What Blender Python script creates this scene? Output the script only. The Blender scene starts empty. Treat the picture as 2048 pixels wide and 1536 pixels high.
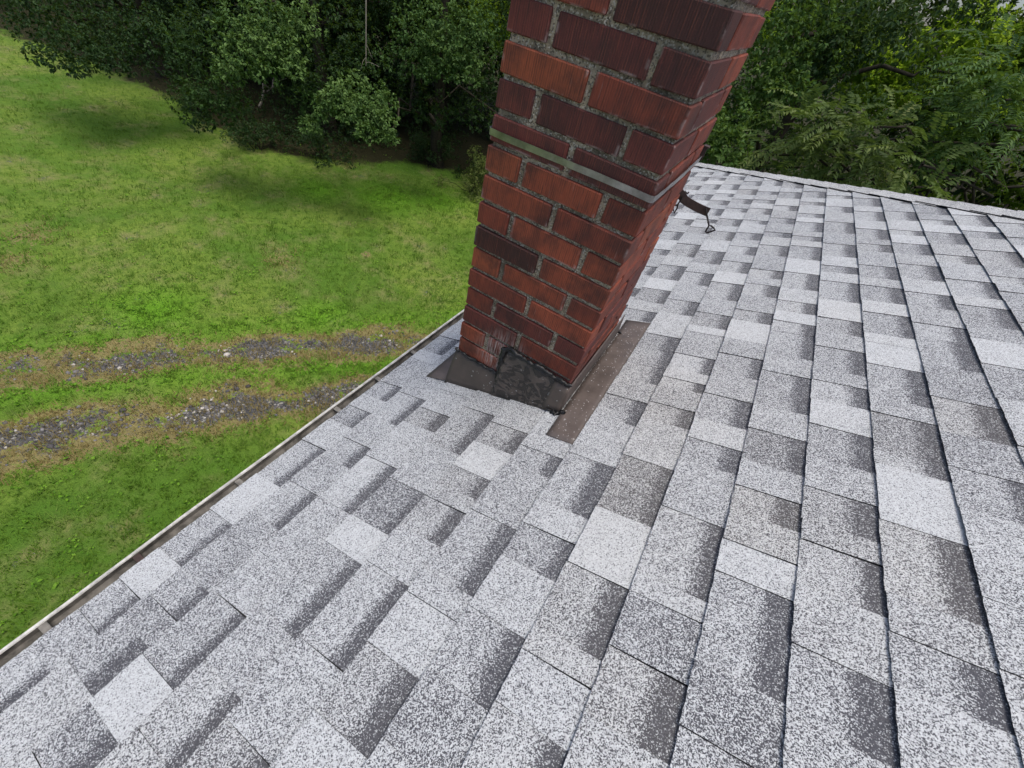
import bpy, bmesh, math, random
import numpy as np
from mathutils import Vector, Matrix

random.seed(11)
rng = np.random.default_rng(11)
scene = bpy.context.scene
col = scene.collection

# ------------------------------------------------------------------ camera
CAM = np.array([0.15612138, -0.95804692, 0.00858656])
CR = np.array([0.83556117, 0.51117422, 0.20134164])
CU = np.array([-0.49722198, 0.54771839, 0.67288548])
CF = np.array([-0.23368319, 0.66234847, -0.71181927])
FPX = 847.6966            # focal length in pixels of the 2048 px wide photograph
cd = bpy.data.cameras.new('camera')
cd.sensor_width = 36.0
cd.lens = FPX / 2048 * 36
cd.clip_start = 0.02
cd.clip_end = 1000
cam = bpy.data.objects.new('camera', cd)
col.objects.link(cam)
M3 = Matrix((CR, CU, -CF)).transposed()
cam.matrix_world = Matrix.Translation(CAM) @ M3.to_4x4()
scene.camera = cam

# ------------------------------------------------------------------ sky and sun (thin overcast, light from the upslope side)
SUN_DIR = np.array([0.24, -0.02, 0.97]); SUN_DIR /= np.linalg.norm(SUN_DIR)
elev = math.asin(SUN_DIR[2]); azim = math.atan2(SUN_DIR[0], SUN_DIR[1])
world = bpy.data.worlds.new('World'); scene.world = world; world.use_nodes = True
wn = world.node_tree.nodes; wl = world.node_tree.links
sky = wn.new('ShaderNodeTexSky'); sky.sky_type = 'NISHITA'; sky.sun_disc = False
sky.sun_elevation = elev; sky.sun_rotation = azim
sky.air_density = 0.9; sky.dust_density = 4.5; sky.ozone_density = 1.0
bg = wn['Background']; bg.inputs['Strength'].default_value = 0.15
wl.new(sky.outputs['Color'], bg.inputs['Color'])
sd = bpy.data.lights.new('sun', 'SUN'); sd.energy = 1.25; sd.angle = math.radians(24); sd.color = (1.0, 0.955, 0.88)
sun = bpy.data.objects.new('sun', sd); col.objects.link(sun)
sun.rotation_euler = Vector(-SUN_DIR).to_track_quat('-Z', 'Y').to_euler()
vs = scene.view_settings
vs.view_transform = 'Standard'; vs.look = 'None'; vs.gamma = 1.0; vs.use_curve_mapping = False
vs.exposure = 0.40

# ------------------------------------------------------------------ constants of the place
TP = 0.4051150            # roof slope (rise per metre)
Z0 = -1.0067050           # roof height at x = 0
SX = 0.13139245           # horizontal distance between courses
X0 = 0.4999285            # butt line of course 0
XE = -0.668               # eave
CAPA, CAPB = 3.7044, -0.9370   # hip line y = CAPA + CAPB * x
XR = 3.6                  # ridge
ZG = -6.0                 # ground
W, D, BH, CH = 0.4126, 0.44, 0.057, 0.068   # chimney width, depth, brick height, course height
ang = math.atan(TP)
NRM = np.array([-math.sin(ang), 0, math.cos(ang)])
def roofz(x): return Z0 + TP * x
def ray(px, py): return CF + CR * (px - 1024) / FPX - CU * (py - 768) / FPX
def on_roof(px, py):
    d = ray(px, py); n = np.array([-TP, 0, 1.0]); t = (Z0 - n @ CAM) / (n @ d); return CAM + t * d
def on_ground(px, py):
    d = ray(px, py); t = (ZG - CAM[2]) / d[2]; return CAM + t * d
def at_dist(px, py, dist):
    d = ray(px, py); return CAM + d / np.linalg.norm(d) * dist
def project(P):
    d = np.asarray(P) - CAM; z = d @ CF
    return 1024 + FPX * (d @ CR) / z, 768 - FPX * (d @ CU) / z, z

# ------------------------------------------------------------------ helpers
def tag(o, label=None, cat=None, group=None, kind=None):
    if label: o['label'] = label
    if cat: o['category'] = cat
    if group: o['group'] = group
    if kind: o['kind'] = kind
    return o
def link(name, me, parent=None, mats=()):
    for m in mats: me.materials.append(m)
    o = bpy.data.objects.new(name, me); col.objects.link(o)
    if parent is not None: o.parent = parent
    return o
def empty(name, loc):
    o = bpy.data.objects.new(name, None); col.objects.link(o); o.location = loc; o.empty_display_size = 0.2
    return o
def put(o, parent):
    """parent keeping the world place (parents are unrotated)"""
    o.parent = parent
    o.matrix_parent_inverse = Matrix.Translation(-Vector(parent.location))
    return o
def big_mesh(name, V, F, attrs=None):
    V = np.ascontiguousarray(V, dtype=np.float32); F = np.ascontiguousarray(F, dtype=np.int32)
    me = bpy.data.meshes.new(name); k = F.shape[1]
    me.vertices.add(len(V)); me.vertices.foreach_set('co', V.ravel())
    me.loops.add(F.size); me.loops.foreach_set('vertex_index', F.ravel())
    me.polygons.add(len(F)); me.polygons.foreach_set('loop_start', np.arange(len(F), dtype=np.int32) * k)
    me.update(calc_edges=True)
    for n, (dom, val) in (attrs or {}).items():
        a = me.attributes.new(n, 'FLOAT', dom); a.data.foreach_set('value', np.ascontiguousarray(val, dtype=np.float32))
    return me
def box_bm(bm, x0, x1, y0, y1, z0, z1):
    vs_ = [bm.verts.new(p) for p in ((x0,y0,z0),(x1,y0,z0),(x1,y1,z0),(x0,y1,z0),(x0,y0,z1),(x1,y0,z1),(x1,y1,z1),(x0,y1,z1))]
    for f in ((0,3,2,1),(4,5,6,7),(0,1,5,4),(1,2,6,5),(2,3,7,6),(3,0,4,7)): bm.faces.new([vs_[i] for i in f])
    return vs_
def bm_mesh(name, bm, bevel=0, seg=1, smooth=False):
    if bevel: bmesh.ops.bevel(bm, geom=list(bm.edges), offset=bevel, segments=seg, affect='EDGES', profile=0.6)
    bmesh.ops.recalc_face_normals(bm, faces=list(bm.faces))
    me = bpy.data.meshes.new(name); bm.to_mesh(me); bm.free()
    if smooth:
        for p in me.polygons: p.use_smooth = True
    return me
def tube(path, radii, sides=7, cap=True):
    """V, F of a tube along path"""
    P = np.asarray(path, float); n = len(P); V = []; F = []
    T = np.gradient(P, axis=0); T /= np.linalg.norm(T, axis=1)[:, None] + 1e-9
    ref = np.array([0.3, 0.9, 0.2])
    for i in range(n):
        a = np.cross(T[i], ref); a /= np.linalg.norm(a) + 1e-9; b = np.cross(T[i], a)
        r = radii[i] if hasattr(radii, '__len__') else radii
        for k in range(sides):
            th = 2 * math.pi * k / sides
            V.append(P[i] + r * (math.cos(th) * a + math.sin(th) * b))
    for i in range(n - 1):
        for k in range(sides):
            k2 = (k + 1) % sides
            F.append((i*sides+k, i*sides+k2, (i+1)*sides+k2, (i+1)*sides+k))
    return V, F
def join_tubes(tubes):
    V = []; F = []
    for v, f in tubes:
        o = len(V); V += list(v); F += [tuple(i + o for i in q) for q in f]
    return V, F
def pymesh(name, V, F, smooth=False):
    me = bpy.data.meshes.new(name); me.from_pydata([tuple(map(float, v)) for v in V], [], F); me.update()
    if smooth:
        for p in me.polygons: p.use_smooth = True
    return me

# ------------------------------------------------------------------ materials
class NT:
    def __init__(s, name):
        s.m = bpy.data.materials.new(name); s.m.use_nodes = True
        s.t = s.m.node_tree; s.b = s.t.nodes['Principled BSDF']; s.out = s.t.nodes['Material Output']
    def n(s, typ, **kw):
        nd = s.t.nodes.new(typ)
        for k, v in kw.items(): setattr(nd, k, v)
        return nd
    def l(s, a, b): s.t.links.new(a, b)
    def setin(s, sock, v):
        if hasattr(v, 'is_output'): s.l(v, sock)
        else: sock.default_value = v
    def math(s, op, a, b=None, c=None, clamp=False):
        nd = s.n('ShaderNodeMath', operation=op, use_clamp=clamp)
        for i, v in enumerate((a, b, c)):
            if v is not None: s.setin(nd.inputs[i], v)
        return nd.outputs[0]
    def mix(s, f, a, b, blend='MIX'):
        nd = s.n('ShaderNodeMix', data_type='RGBA', blend_type=blend)
        s.setin(nd.inputs[0], f)
        for i, v in ((6, a), (7, b)):
            if isinstance(v, tuple): v = (*v[:3], 1.0)
            s.setin(nd.inputs[i], v)
        return nd.outputs[2]
    def mapr(s, v, a, b, c=0.0, d=1.0, smooth=True):
        nd = s.n('ShaderNodeMapRange'); nd.interpolation_type = 'SMOOTHSTEP' if smooth else 'LINEAR'
        s.setin(nd.inputs[0], v)
        for i, x in zip((1, 2, 3, 4), (a, b, c, d)): s.setin(nd.inputs[i], x)
        return nd.outputs[0]
    def noise(s, vec, scale, detail=2.0, rough=0.5, dist=0.0):
        nd = s.n('ShaderNodeTexNoise'); s.l(vec, nd.inputs['Vector'])
        nd.inputs['Scale'].default_value = scale; nd.inputs['Detail'].default_value = detail
        nd.inputs['Roughness'].default_value = rough; nd.inputs['Distortion'].default_value = dist
        return nd.outputs['Fac']
    def vor(s, vec, scale, out='Color', feature='F1'):
        nd = s.n('ShaderNodeTexVoronoi', feature=feature); s.l(vec, nd.inputs['Vector'])
        nd.inputs['Scale'].default_value = scale
        return nd.outputs[out]
    def sep(s, c):
        nd = s.n('ShaderNodeSeparateColor'); s.l(c, nd.inputs[0]); return nd.outputs
    def xyz(s, v):
        nd = s.n('ShaderNodeSeparateXYZ'); s.l(v, nd.inputs[0]); return nd.outputs
    def pos(s): return s.n('ShaderNodeNewGeometry').outputs['Position']
    def obj(s): return s.n('ShaderNodeTexCoord').outputs['Object']
    def scale(s, v, sc):
        nd = s.n('ShaderNodeMapping'); s.l(v, nd.inputs[0]); nd.inputs['Scale'].default_value = sc; return nd.outputs[0]
    def attr(s, name): return s.n('ShaderNodeAttribute', attribute_name=name).outputs['Fac']
    def bump(s, h, strength, dist):
        nd = s.n('ShaderNodeBump'); s.l(h, nd.inputs['Height'])
        nd.inputs['Strength'].default_value = strength; nd.inputs['Distance'].default_value = dist
        s.l(nd.outputs[0], s.b.inputs['Normal'])
    def base(s, c, rough=0.8, metal=0.0, spec=0.5):
        if isinstance(c, tuple): c = (*c[:3], 1.0)
        s.setin(s.b.inputs['Base Color'], c); s.setin(s.b.inputs['Roughness'], rough)
        s.setin(s.b.inputs['Metallic'], metal); s.setin(s.b.inputs['Specular IOR Level'], spec)
        return s.m

def shingle_material():
    k = NT('shingle_granules')
    P = k.pos()
    tone, warm, band = k.attr('tone'), k.attr('warm'), k.attr('band')
    v = k.attr('vpos'); rnd = k.attr('rnd')
    off = k.n('ShaderNodeVectorMath', operation='SCALE'); k.l(P, off.inputs[0]); off.inputs['Scale'].default_value = 1.0
    big = k.noise(P, 3.5, 3, 0.6); mid = k.noise(P, 26, 3, 0.6); ed = k.noise(P, 60, 2, 0.6)
    t = k.math('ADD', tone, k.math('MULTIPLY', k.math('SUBTRACT', big, 0.5), 0.30))
    t = k.math('ADD', t, k.math('MULTIPLY', k.math('SUBTRACT', mid, 0.5), 0.28))
    # printed dark band at the upper end of recessed tabs, with a ragged edge
    edge = k.math('SUBTRACT', 1.0, band)
    vv = k.math('ADD', v, k.math('MULTIPLY', k.math('SUBTRACT', ed, 0.5), 0.16))
    vv = k.math('ADD', vv, k.math('MULTIPLY', k.math('SUBTRACT', mid, 0.5), 0.22))
    bf = k.mapr(vv, k.math('SUBTRACT', edge, 0.16), k.math('ADD', edge, 0.12))
    bf = k.math('MULTIPLY', bf, k.math('GREATER_THAN', band, 0.01))
    t = k.math('ADD', k.math('MULTIPLY', t, k.math('SUBTRACT', 1.0, bf)), k.math('MULTIPLY', bf, k.math('ADD', 0.02, k.math('MULTIPLY', mid, 0.28))))
    t = k.math('MINIMUM', k.math('SUBTRACT', t, 0.03), 0.85)
    c1 = k.sep(k.vor(P, 540)); c2 = k.sep(k.vor(P, 1000))
    r = k.math('ADD', k.math('MULTIPLY', c1[0], 0.72), k.math('MULTIPLY', c2[0], 0.28))
    r = k.mapr(r, 0.12, 0.88, 0, 1, False)
    w = k.mapr(r, k.math('SUBTRACT', t, 0.16), k.math('ADD', t, 0.16), 1.0, 0.0)
    wcol = k.mix(warm, (0.635, 0.665, 0.67), (0.625, 0.62, 0.565))
    wcol = k.mix(k.math('MULTIPLY', c1[1], 0.62), wcol, (0.36, 0.37, 0.385))
    dcol = k.mix(warm, (0.062, 0.064, 0.074), (0.095, 0.083, 0.066))
    dcol = k.mix(k.math('MULTIPLY', c1[2], 0.5), dcol, (0.14, 0.142, 0.155))
    c = k.mix(w, dcol, wcol)
    # a few dark lichen spots and dirt runs
    sp = k.mapr(k.noise(P, 9, 4, 0.7), 0.70, 0.80)
    c = k.mix(k.math('MULTIPLY', sp, 0.35), c, (0.10, 0.095, 0.085))
    k.bump(k.math('ADD', r, k.math('MULTIPLY', mid, 1.5)), 0.55, 0.0012)
    return k.base(c, 0.9, 0, 0.25)
def plain(name, c, rough=0.8, metal=0.0, var=0.15, scale=20, bump=0.0, spec=0.5):
    k = NT(name); P = k.pos(); n = k.noise(P, scale, 5, 0.65)
    dark = tuple(x * (1 - var) for x in c); lite = tuple(min(1, x * (1 + var)) for x in c)
    cc = k.mix(k.mapr(n, 0.25, 0.75), dark, lite)
    if bump: k.bump(n, 0.5, bump)
    return k.base(cc, rough, metal, spec)
def brick_material():
    k = NT('wire_cut_brick'); O = k.obj(); P = k.pos()
    oi = k.n('ShaderNodeObjectInfo'); bc = oi.outputs['Color']; rd = oi.outputs['Random']
    shift = k.n('ShaderNodeVectorMath', operation='ADD'); k.l(O, shift.inputs[0])
    cm = k.n('ShaderNodeCombineXYZ'); k.l(k.math('MULTIPLY', rd, 37.0), cm.inputs[0]); k.l(k.math('MULTIPLY', rd, 11.0), cm.inputs[2]); k.l(cm.outputs[0], shift.inputs[1])
    S = shift.outputs[0]
    ox = k.xyz(O)
    along = k.math('ADD', k.math('ADD', ox[0], ox[1]), k.math('MULTIPLY', k.noise(k.scale(S, (40, 40, 6)), 1.0, 2, 0.5), 0.004))
    wave = k.math('ADD', k.math('MULTIPLY', k.math('SINE', k.math('MULTIPLY', along, 6.2832 / 0.0052)), 0.5), 0.5)
    rib = k.math('ADD', k.math('MULTIPLY', wave, 0.22), k.math('MULTIPLY', k.noise(k.scale(S, (240, 240, 16)), 1.0, 3, 0.6), 0.78))
    streak = k.noise(k.scale(S, (60, 60, 5)), 1.0, 3, 0.6)
    blot = k.noise(S, 14, 4, 0.65)
    fine = k.noise(S, 420, 2, 0.6)
    c = k.mix(k.mapr(blot, 0.38, 0.72), bc, k.mix(0.72, bc, (0.035, 0.018, 0.016)))
    c = k.mix(k.math('MULTIPLY', k.mapr(streak, 0.5, 0.75), 0.30), c, (0.045, 0.020, 0.016))
    c = k.mix(k.math('MULTIPLY', k.mapr(rib, 0.48, 0.70), 0.55), c, (0.028, 0.014, 0.012))
    c = k.mix(k.math('MULTIPLY', k.mapr(rib, 0.45, 0.30), 0.20), c, (0.34, 0.10, 0.05))
    c = k.mix(k.math('MULTIPLY', k.mapr(fine, 0.55, 0.75), 0.25), c, (0.30, 0.10, 0.07))
    soot = k.mapr(k.noise(P, 7, 4, 0.65), 0.50, 0.72)
    c = k.mix(k.math('MULTIPLY', soot, 0.50), c, (0.030, 0.015, 0.014))
    # white salt bloom near brick ends and in one washed-out place above the flashing
    gx = k.xyz(k.n('ShaderNodeTexCoord').outputs['Generated'])
    ex = k.math('MAXIMUM', k.math('MINIMUM', k.mapr(k.math('ABSOLUTE', k.math('SUBTRACT', gx[0], 0.5)), 0.45, 0.5), k.mapr(k.math('ABSOLUTE', k.math('SUBTRACT', gx[1], 0.5)), 0.45, 0.5)), k.mapr(gx[2], 0.12, 0.02))
    bloom = k.math('MULTIPLY', ex, k.mapr(k.noise(S, 30, 3, 0.6), 0.5, 0.68))
    dst = k.n('ShaderNodeVectorMath', operation='DISTANCE'); k.l(P, dst.inputs[0]); dst.inputs[1].default_value = (-0.24, 0.0, -0.935)
    patch = k.math('MULTIPLY', k.mapr(dst.outputs['Value'], 0.13, 0.02), k.mapr(k.noise(k.scale(S, (190, 190, 14)), 1.0, 3, 0.7), 0.40, 0.66))
    speck = k.math('MULTIPLY', k.mapr(k.noise(k.scale(S, (150, 150, 12)), 1.0, 3, 0.7), 0.64, 0.74), k.mapr(k.noise(P, 9, 2), 0.52, 0.66))
    f = k.math('MAXIMUM', k.math('MAXIMUM', k.math('MULTIPLY', bloom, 0.42), k.math('MULTIPLY', patch, 0.85)), k.math('MULTIPLY', speck, 0.22), None, True)
    c = k.mix(f, c, (0.50, 0.44, 0.41))
    h = k.math('ADD', k.math('MULTIPLY', rib, -1.0), k.math('MULTIPLY', fine, 0.25))
    k.bump(h, 0.7, 0.0022)
    return k.base(c, 0.72, 0, 0.35)
def mortar_material():
    k = NT('coarse_mortar'); P = k.pos()
    vc = k.sep(k.vor(P, 330)); n = k.noise(P, 18, 5, 0.7); n2 = k.noise(P, 160, 3, 0.6)
    c = k.mix(k.mapr(n, 0.3, 0.7), (0.16, 0.13, 0.09), (0.44, 0.37, 0.265))
    c = k.mix(k.math('MULTIPLY', k.math('GREATER_THAN', vc[0], 0.80), 0.8), c, (0.50, 0.46, 0.39))
    c = k.mix(k.math('MULTIPLY', k.math('LESS_THAN', vc[1], 0.25), 0.75), c, (0.055, 0.047, 0.038))
    c = k.mix(k.math('MULTIPLY', k.mapr(k.noise(P, 5, 4, 0.6), 0.5, 0.75), 0.7), c, (0.075, 0.070, 0.052))
    k.bump(k.math('ADD', vc[2], n2), 0.8, 0.003)
    return k.base(c, 0.95, 0, 0.2)
def flashing_material(name, c, smear=0.0, rough=0.42):
    k = NT(name); P = k.pos(); n = k.noise(P, 16, 5, 0.65); n2 = k.noise(P, 130, 2, 0.5)
    cc = k.mix(k.mapr(n, 0.3, 0.75), c, tuple(x * 1.55 for x in c))
    cc = k.mix(k.math('MULTIPLY', k.math('GREATER_THAN', k.sep(k.vor(P, 230))[0], 0.988), 0.8), cc, (0.35, 0.34, 0.33))
    rr = k.mapr(n, 0.3, 0.7, rough, rough + 0.2)
    h = n2
    if smear:
        s = k.noise(k.scale(P, (14, 14, 22)), 1.0, 3, 0.5, 2.6)
        m = k.mapr(s, 0.46, 0.52)
        cc = k.mix(k.math('MULTIPLY', m, 0.9), cc, (0.024, 0.020, 0.018))
        st = k.noise(k.scale(P, (26, 26, 170)), 1.0, 3, 0.6, 1.4)
        cc = k.mix(k.math('MULTIPLY', k.mapr(st, 0.60, 0.72), 0.30), cc, (0.24, 0.225, 0.21))
        rr = k.mapr(m, 0, 1, rough, 0.50)
        h = k.math('ADD', k.math('MULTIPLY', m, 1.0), k.math('MULTIPLY', st, 0.5))
    k.bump(h, 0.6 if smear else 0.45, 0.004 if smear else 0.0006)
    return k.base(cc, rr, 0, 0.5)
def leaf_material(name, dark, mid, lite, trans=0.30, tcol=None):
    k = NT(name); a = k.attr('var'); oi = k.n('ShaderNodeObjectInfo').outputs['Random']
    P = k.pos(); n = k.noise(P, 0.9, 2, 0.6)
    f = k.math('ADD', k.math('MULTIPLY', a, 0.75), k.math('MULTIPLY', n, 0.25))
    c = k.mix(k.mapr(f, 0.1, 0.55), dark, mid); c = k.mix(k.mapr(f, 0.5, 0.95), c, lite)
    k.base(c, 0.55, 0, 0.18)
    tr = k.n('ShaderNodeBsdfTranslucent'); k.l(k.mix(0.5, c, tcol or (0.16, 0.25, 0.02)), tr.inputs['Color'])
    mx = k.n('ShaderNodeMixShader'); mx.inputs[0].default_value = trans
    k.l(k.b.outputs[0], mx.inputs[1]); k.l(tr.outputs[0], mx.inputs[2]); k.l(mx.outputs[0], k.out.inputs['Surface'])
    return k.m
def ground_material():
    k = NT('lawn_ground'); P = k.pos()
    g, dry, soil, lush = k.attr('gravel'), k.attr('dry'), k.attr('soil'), k.attr('lush')
    n1 = k.noise(P, 0.33, 3, 0.6, 0.6); n2 = k.noise(P, 1.3, 4, 0.65); n3 = k.noise(P, 7, 4, 0.7); n4 = k.noise(P, 60, 3, 0.7); n5 = k.noise(P, 22, 3, 0.7)
    c = k.mix(k.mapr(n1, 0.33, 0.66), (0.088, 0.190, 0.020), (0.185, 0.275, 0.042))
    c = k.mix(k.mapr(n2, 0.45, 0.78), c, (0.25, 0.245, 0.095))
    c = k.mix(k.math('MULTIPLY', k.mapr(n3, 0.42, 0.7), 0.75), c, (0.080, 0.160, 0.020))
    c = k.mix(k.math('MULTIPLY', lush, 0.75), c, (0.13, 0.33, 0.014))
    tan = k.mix(n4, (0.20, 0.155, 0.065), (0.38, 0.30, 0.155))
    dm = k.mapr(k.math('ADD', dry, k.math('ADD', k.math('MULTIPLY', k.math('SUBTRACT', n3, 0.5), 1.3), k.math('MULTIPLY', k.math('SUBTRACT', n5, 0.5), 1.8))), 0.42, 0.72)
    c = k.mix(k.math('MULTIPLY', dm, 0.85), c, tan)
    vc = k.sep(k.vor(P, 34))
    gr = k.mix(vc[0], (0.055, 0.053, 0.060), (0.16, 0.155, 0.16))
    gr = k.mix(k.math('MULTIPLY', k.math('GREATER_THAN', vc[1], 0.94), 0.9), gr, (0.36, 0.35, 0.32))
    gm = k.mapr(k.math('ADD', k.math('ADD', g, k.math('MULTIPLY', k.math('SUBTRACT', n5, 0.5), 1.6)), k.math('ADD', k.math('MULTIPLY', k.math('SUBTRACT', n3, 0.5), 1.6), k.math('MULTIPLY', k.math('SUBTRACT', n2, 0.5), 2.2))), 0.52, 0.78)
    c = k.mix(gm, c, gr)
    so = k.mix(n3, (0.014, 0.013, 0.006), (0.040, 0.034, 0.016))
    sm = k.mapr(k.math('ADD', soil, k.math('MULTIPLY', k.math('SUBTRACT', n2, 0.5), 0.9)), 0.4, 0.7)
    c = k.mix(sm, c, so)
    c = k.mix(k.math('MULTIPLY', k.mapr(n4, 0.4, 0.7), 0.35), c, (0.04, 0.065, 0.014))
    k.bump(k.math('ADD', n4, k.math('MULTIPLY', n3, 1.5)), 0.8, 0.03)
    return k.base(c, 0.95, 0, 0.15)

M = {}
M['shingle'] = shingle_material()
M['edge'] = plain('asphalt_cut_edge', (0.011, 0.0105, 0.011), 0.95, 0, 0.4, 120, 0.001, 0.2)
M['cap'] = None
M['deck'] = plain('roof_underlay', (0.03, 0.03, 0.033), 0.9)
M['brick'] = brick_material()
M['mortar'] = mortar_material()
M['apron'] = flashing_material('brown_sheet_metal', (0.068, 0.053, 0.044), 0, 0.55)
M['patch'] = flashing_material('sealant_smeared_metal', (0.066, 0.052, 0.044), 1.0, 0.3)
M['side'] = flashing_material('taupe_sheet_metal', (0.082, 0.066, 0.058), 0, 0.45)
M['tar'] = plain('black_sealant', (0.010, 0.010, 0.010), 0.45, 0, 0.3, 90, 0.002)
M['strap'] = plain('galvanised_steel', (0.30, 0.29, 0.285), 0.36, 0.9, 0.4, 22, 0.0006)
M['rust'] = plain('brown_oxidised_steel', (0.050, 0.030, 0.024), 0.6, 0.2, 0.4, 60, 0.0006)
M['bolt'] = plain('dark_iron_wire', (0.035, 0.028, 0.026), 0.55, 0.5, 0.4, 120)
M['gutter_lip'] = plain('weathered_white_paint', (0.50, 0.50, 0.47), 0.6, 0, 0.38, 38)
M['gutter_in'] = plain('dirty_gutter_metal', (0.150, 0.142, 0.126), 0.85, 0, 0.75, 22, 0.004)
M['drip'] = plain('dark_drip_edge', (0.03, 0.028, 0.026), 0.6)
M['wall'] = plain('cream_siding', (0.62, 0.60, 0.54), 0.7)
M['cap'] = M['shingle']
M['granule'] = plain('loose_white_granules', (0.66, 0.66, 0.64), 0.9)
M['debris'] = plain('leaf_litter_brown', (0.07, 0.042, 0.026), 0.9, 0, 0.6, 70)
M['ground'] = ground_material()
M['bark'] = plain('tree_bark', (0.030, 0.026, 0.018), 0.95, 0, 0.5, 14, 0.02, 0.2)
M['twig'] = plain('pale_twig_bark', (0.20, 0.175, 0.14), 0.9, 0, 0.3, 20)
M['stone'] = None

# ------------------------------------------------------------------ ground
tr1 = [on_ground(*p)[:2] for p in ((-500, 800), (-200, 768), (0, 745), (150, 728), (300, 712), (500, 697), (700, 688), (860, 678), (1100, 660), (1400, 640))]
tr2 = [on_ground(*p)[:2] for p in ((-500, 960), (-200, 912), (0, 885), (120, 868), (330, 835), (480, 808), (640, 795), (800, 780), (1100, 750), (1400, 720))]
edge_line = [on_ground(*p)[:2] for p in ((-900, -60), (-300, 20), (0, 62), (120, 110), (230, 148), (330, 190), (400, 240), (480, 285), (560, 312), (700, 325), (820, 330), (900, 345), (990, 400), (1100, 440), (1300, 500))]
def dist_poly(P, poly):
    P = np.asarray(P); best = np.full(len(P), 1e9)
    side = np.zeros(len(P))
    for a, b in zip(poly[:-1], poly[1:]):
        a = np.asarray(a); b = np.asarray(b); ab = b - a
        t = np.clip(((P - a) @ ab) / (ab @ ab), 0, 1)
        d = P - (a + t[:, None] * ab); dd = np.linalg.norm(d, axis=1)
        cr = ab[0] * (P[:, 1] - a[1]) - ab[1] * (P[:, 0] - a[0])
        m = dd < best; best[m] = dd[m]; side[m] = cr[m]
    return best, side
tan_spots = [(on_ground(732, 508)[:2], 0.16), (on_ground(60, 470)[:2], 0.7), (on_ground(30, 520)[:2], 0.5), (on_ground(1000, 470)[:2], 0.8), (on_ground(420, 175)[:2], 0.9), (on_ground(560, 520)[:2], 0.5), (on_ground(690, 330)[:2], 0.5), (on_ground(780, 352)[:2], 0.25)]
def masks(P):
    d1, s1_ = dist_poly(P, tr1); d2, s2_ = dist_poly(P, tr2)
    d = np.minimum(d1, d2)
    wob = .09 * np.sin(P[:, 0] * 3.1 + P[:, 1] * 1.7) + .07 * np.sin(P[:, 0] * 7.3 - P[:, 1] * 4.1) + .05 * np.sin(P[:, 1] * 11 + P[:, 0] * 3)
    d = np.abs(d + wob)
    gravel = np.clip(1.0 - d / 0.42, 0, 1)
    sgn = np.where(d1 < d2, s1_, s2_)            # the side nearer the house is drier
    dry = np.clip(1 - np.abs(d - 0.26) / np.where(sgn < 0, 0.52, 0.32), 0, 1) * 0.9
    for c, r in tan_spots:
        dd = np.linalg.norm(P - c, axis=1); dry = np.maximum(dry, np.clip(1.25 - dd / r, 0, 1) * (0.95 if r < 0.2 else 0.55))
    de, sd_ = dist_poly(P, edge_line)
    inside = np.where(sd_ > 0, de, -de)
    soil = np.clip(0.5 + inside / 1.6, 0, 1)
    lush = np.clip(1 - np.abs(d1 - 0.62) / 0.4, 0, 1) * 0.6
    for (px, py), r in (((640, 690 - 60), 0.6), ((780, 395), 1.3), ((880, 400), 1.0), ((640, 380), 0.9), ((300, 620), 0.9)):
        dd = np.linalg.norm(P - on_ground(px, py)[:2], axis=1); lush = np.maximum(lush, np.clip(1.2 - dd / r, 0, 1))
    return gravel, dry, soil, np.clip(lush, 0, 1)
gx = np.unique(np.concatenate([np.linspace(-300, -40, 14), np.linspace(-40, -17, 60), np.linspace(-17, 0, 215), np.linspace(0, 30, 40), np.linspace(30, 300, 12)]))
gy = np.unique(np.concatenate([np.linspace(-300, -12, 12), np.linspace(-12, -4, 30), np.linspace(-4, 13, 215), np.linspace(13, 45, 50), np.linspace(45, 300, 12)]))
GX, GY = np.meshgrid(gx, gy); GP = np.stack([GX.ravel(), GY.ravel()], 1)
def gheight(P):
    rut = np.minimum(dist_poly(P, tr1)[0], dist_poly(P, tr2)[0])
    return ZG - 0.055 * np.clip(1 - rut / .45, 0, 1) + 0.03 * np.sin(P[:, 0] * 0.9 + 1) * np.cos(P[:, 1] * 0.7) + 0.02 * np.sin(P[:, 0] * 2.3 + P[:, 1] * 1.7)
gm = masks(GP)
ny_, nx_ = GX.shape
I = np.arange(ny_ * nx_).reshape(ny_, nx_)
GF = np.stack([I[:-1, :-1].ravel(), I[:-1, 1:].ravel(), I[1:, 1:].ravel(), I[1:, :-1].ravel()], 1)
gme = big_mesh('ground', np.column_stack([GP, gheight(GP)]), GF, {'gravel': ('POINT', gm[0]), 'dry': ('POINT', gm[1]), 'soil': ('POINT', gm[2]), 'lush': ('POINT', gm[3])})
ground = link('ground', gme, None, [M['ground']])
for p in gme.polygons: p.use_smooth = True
tag(ground, 'mown green lawn with gravel wheel tracks and bare earth under the trees', 'lawn', kind='structure')

# ------------------------------------------------------------------ the house
house = empty('house', (1.5, 0.0, ZG))
tag(house, 'house with grey shingle roof, red brick chimney and white gutter', 'house')
XW0, XW1 = XE + 0.36, 2 * XR - XE - 0.36
YN, YF = -7.0, CAPA + CAPB * XE           # near gable end far behind the camera, far eave corner
bm = bmesh.new(); box_bm(bm, XW0, XW1, YN + 0.3, YF - 0.36, ZG - 0.1, roofz(XE) - 0.12)
put(link('wall', bm_mesh('wall', bm), None, [M['wall']]), house)

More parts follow.
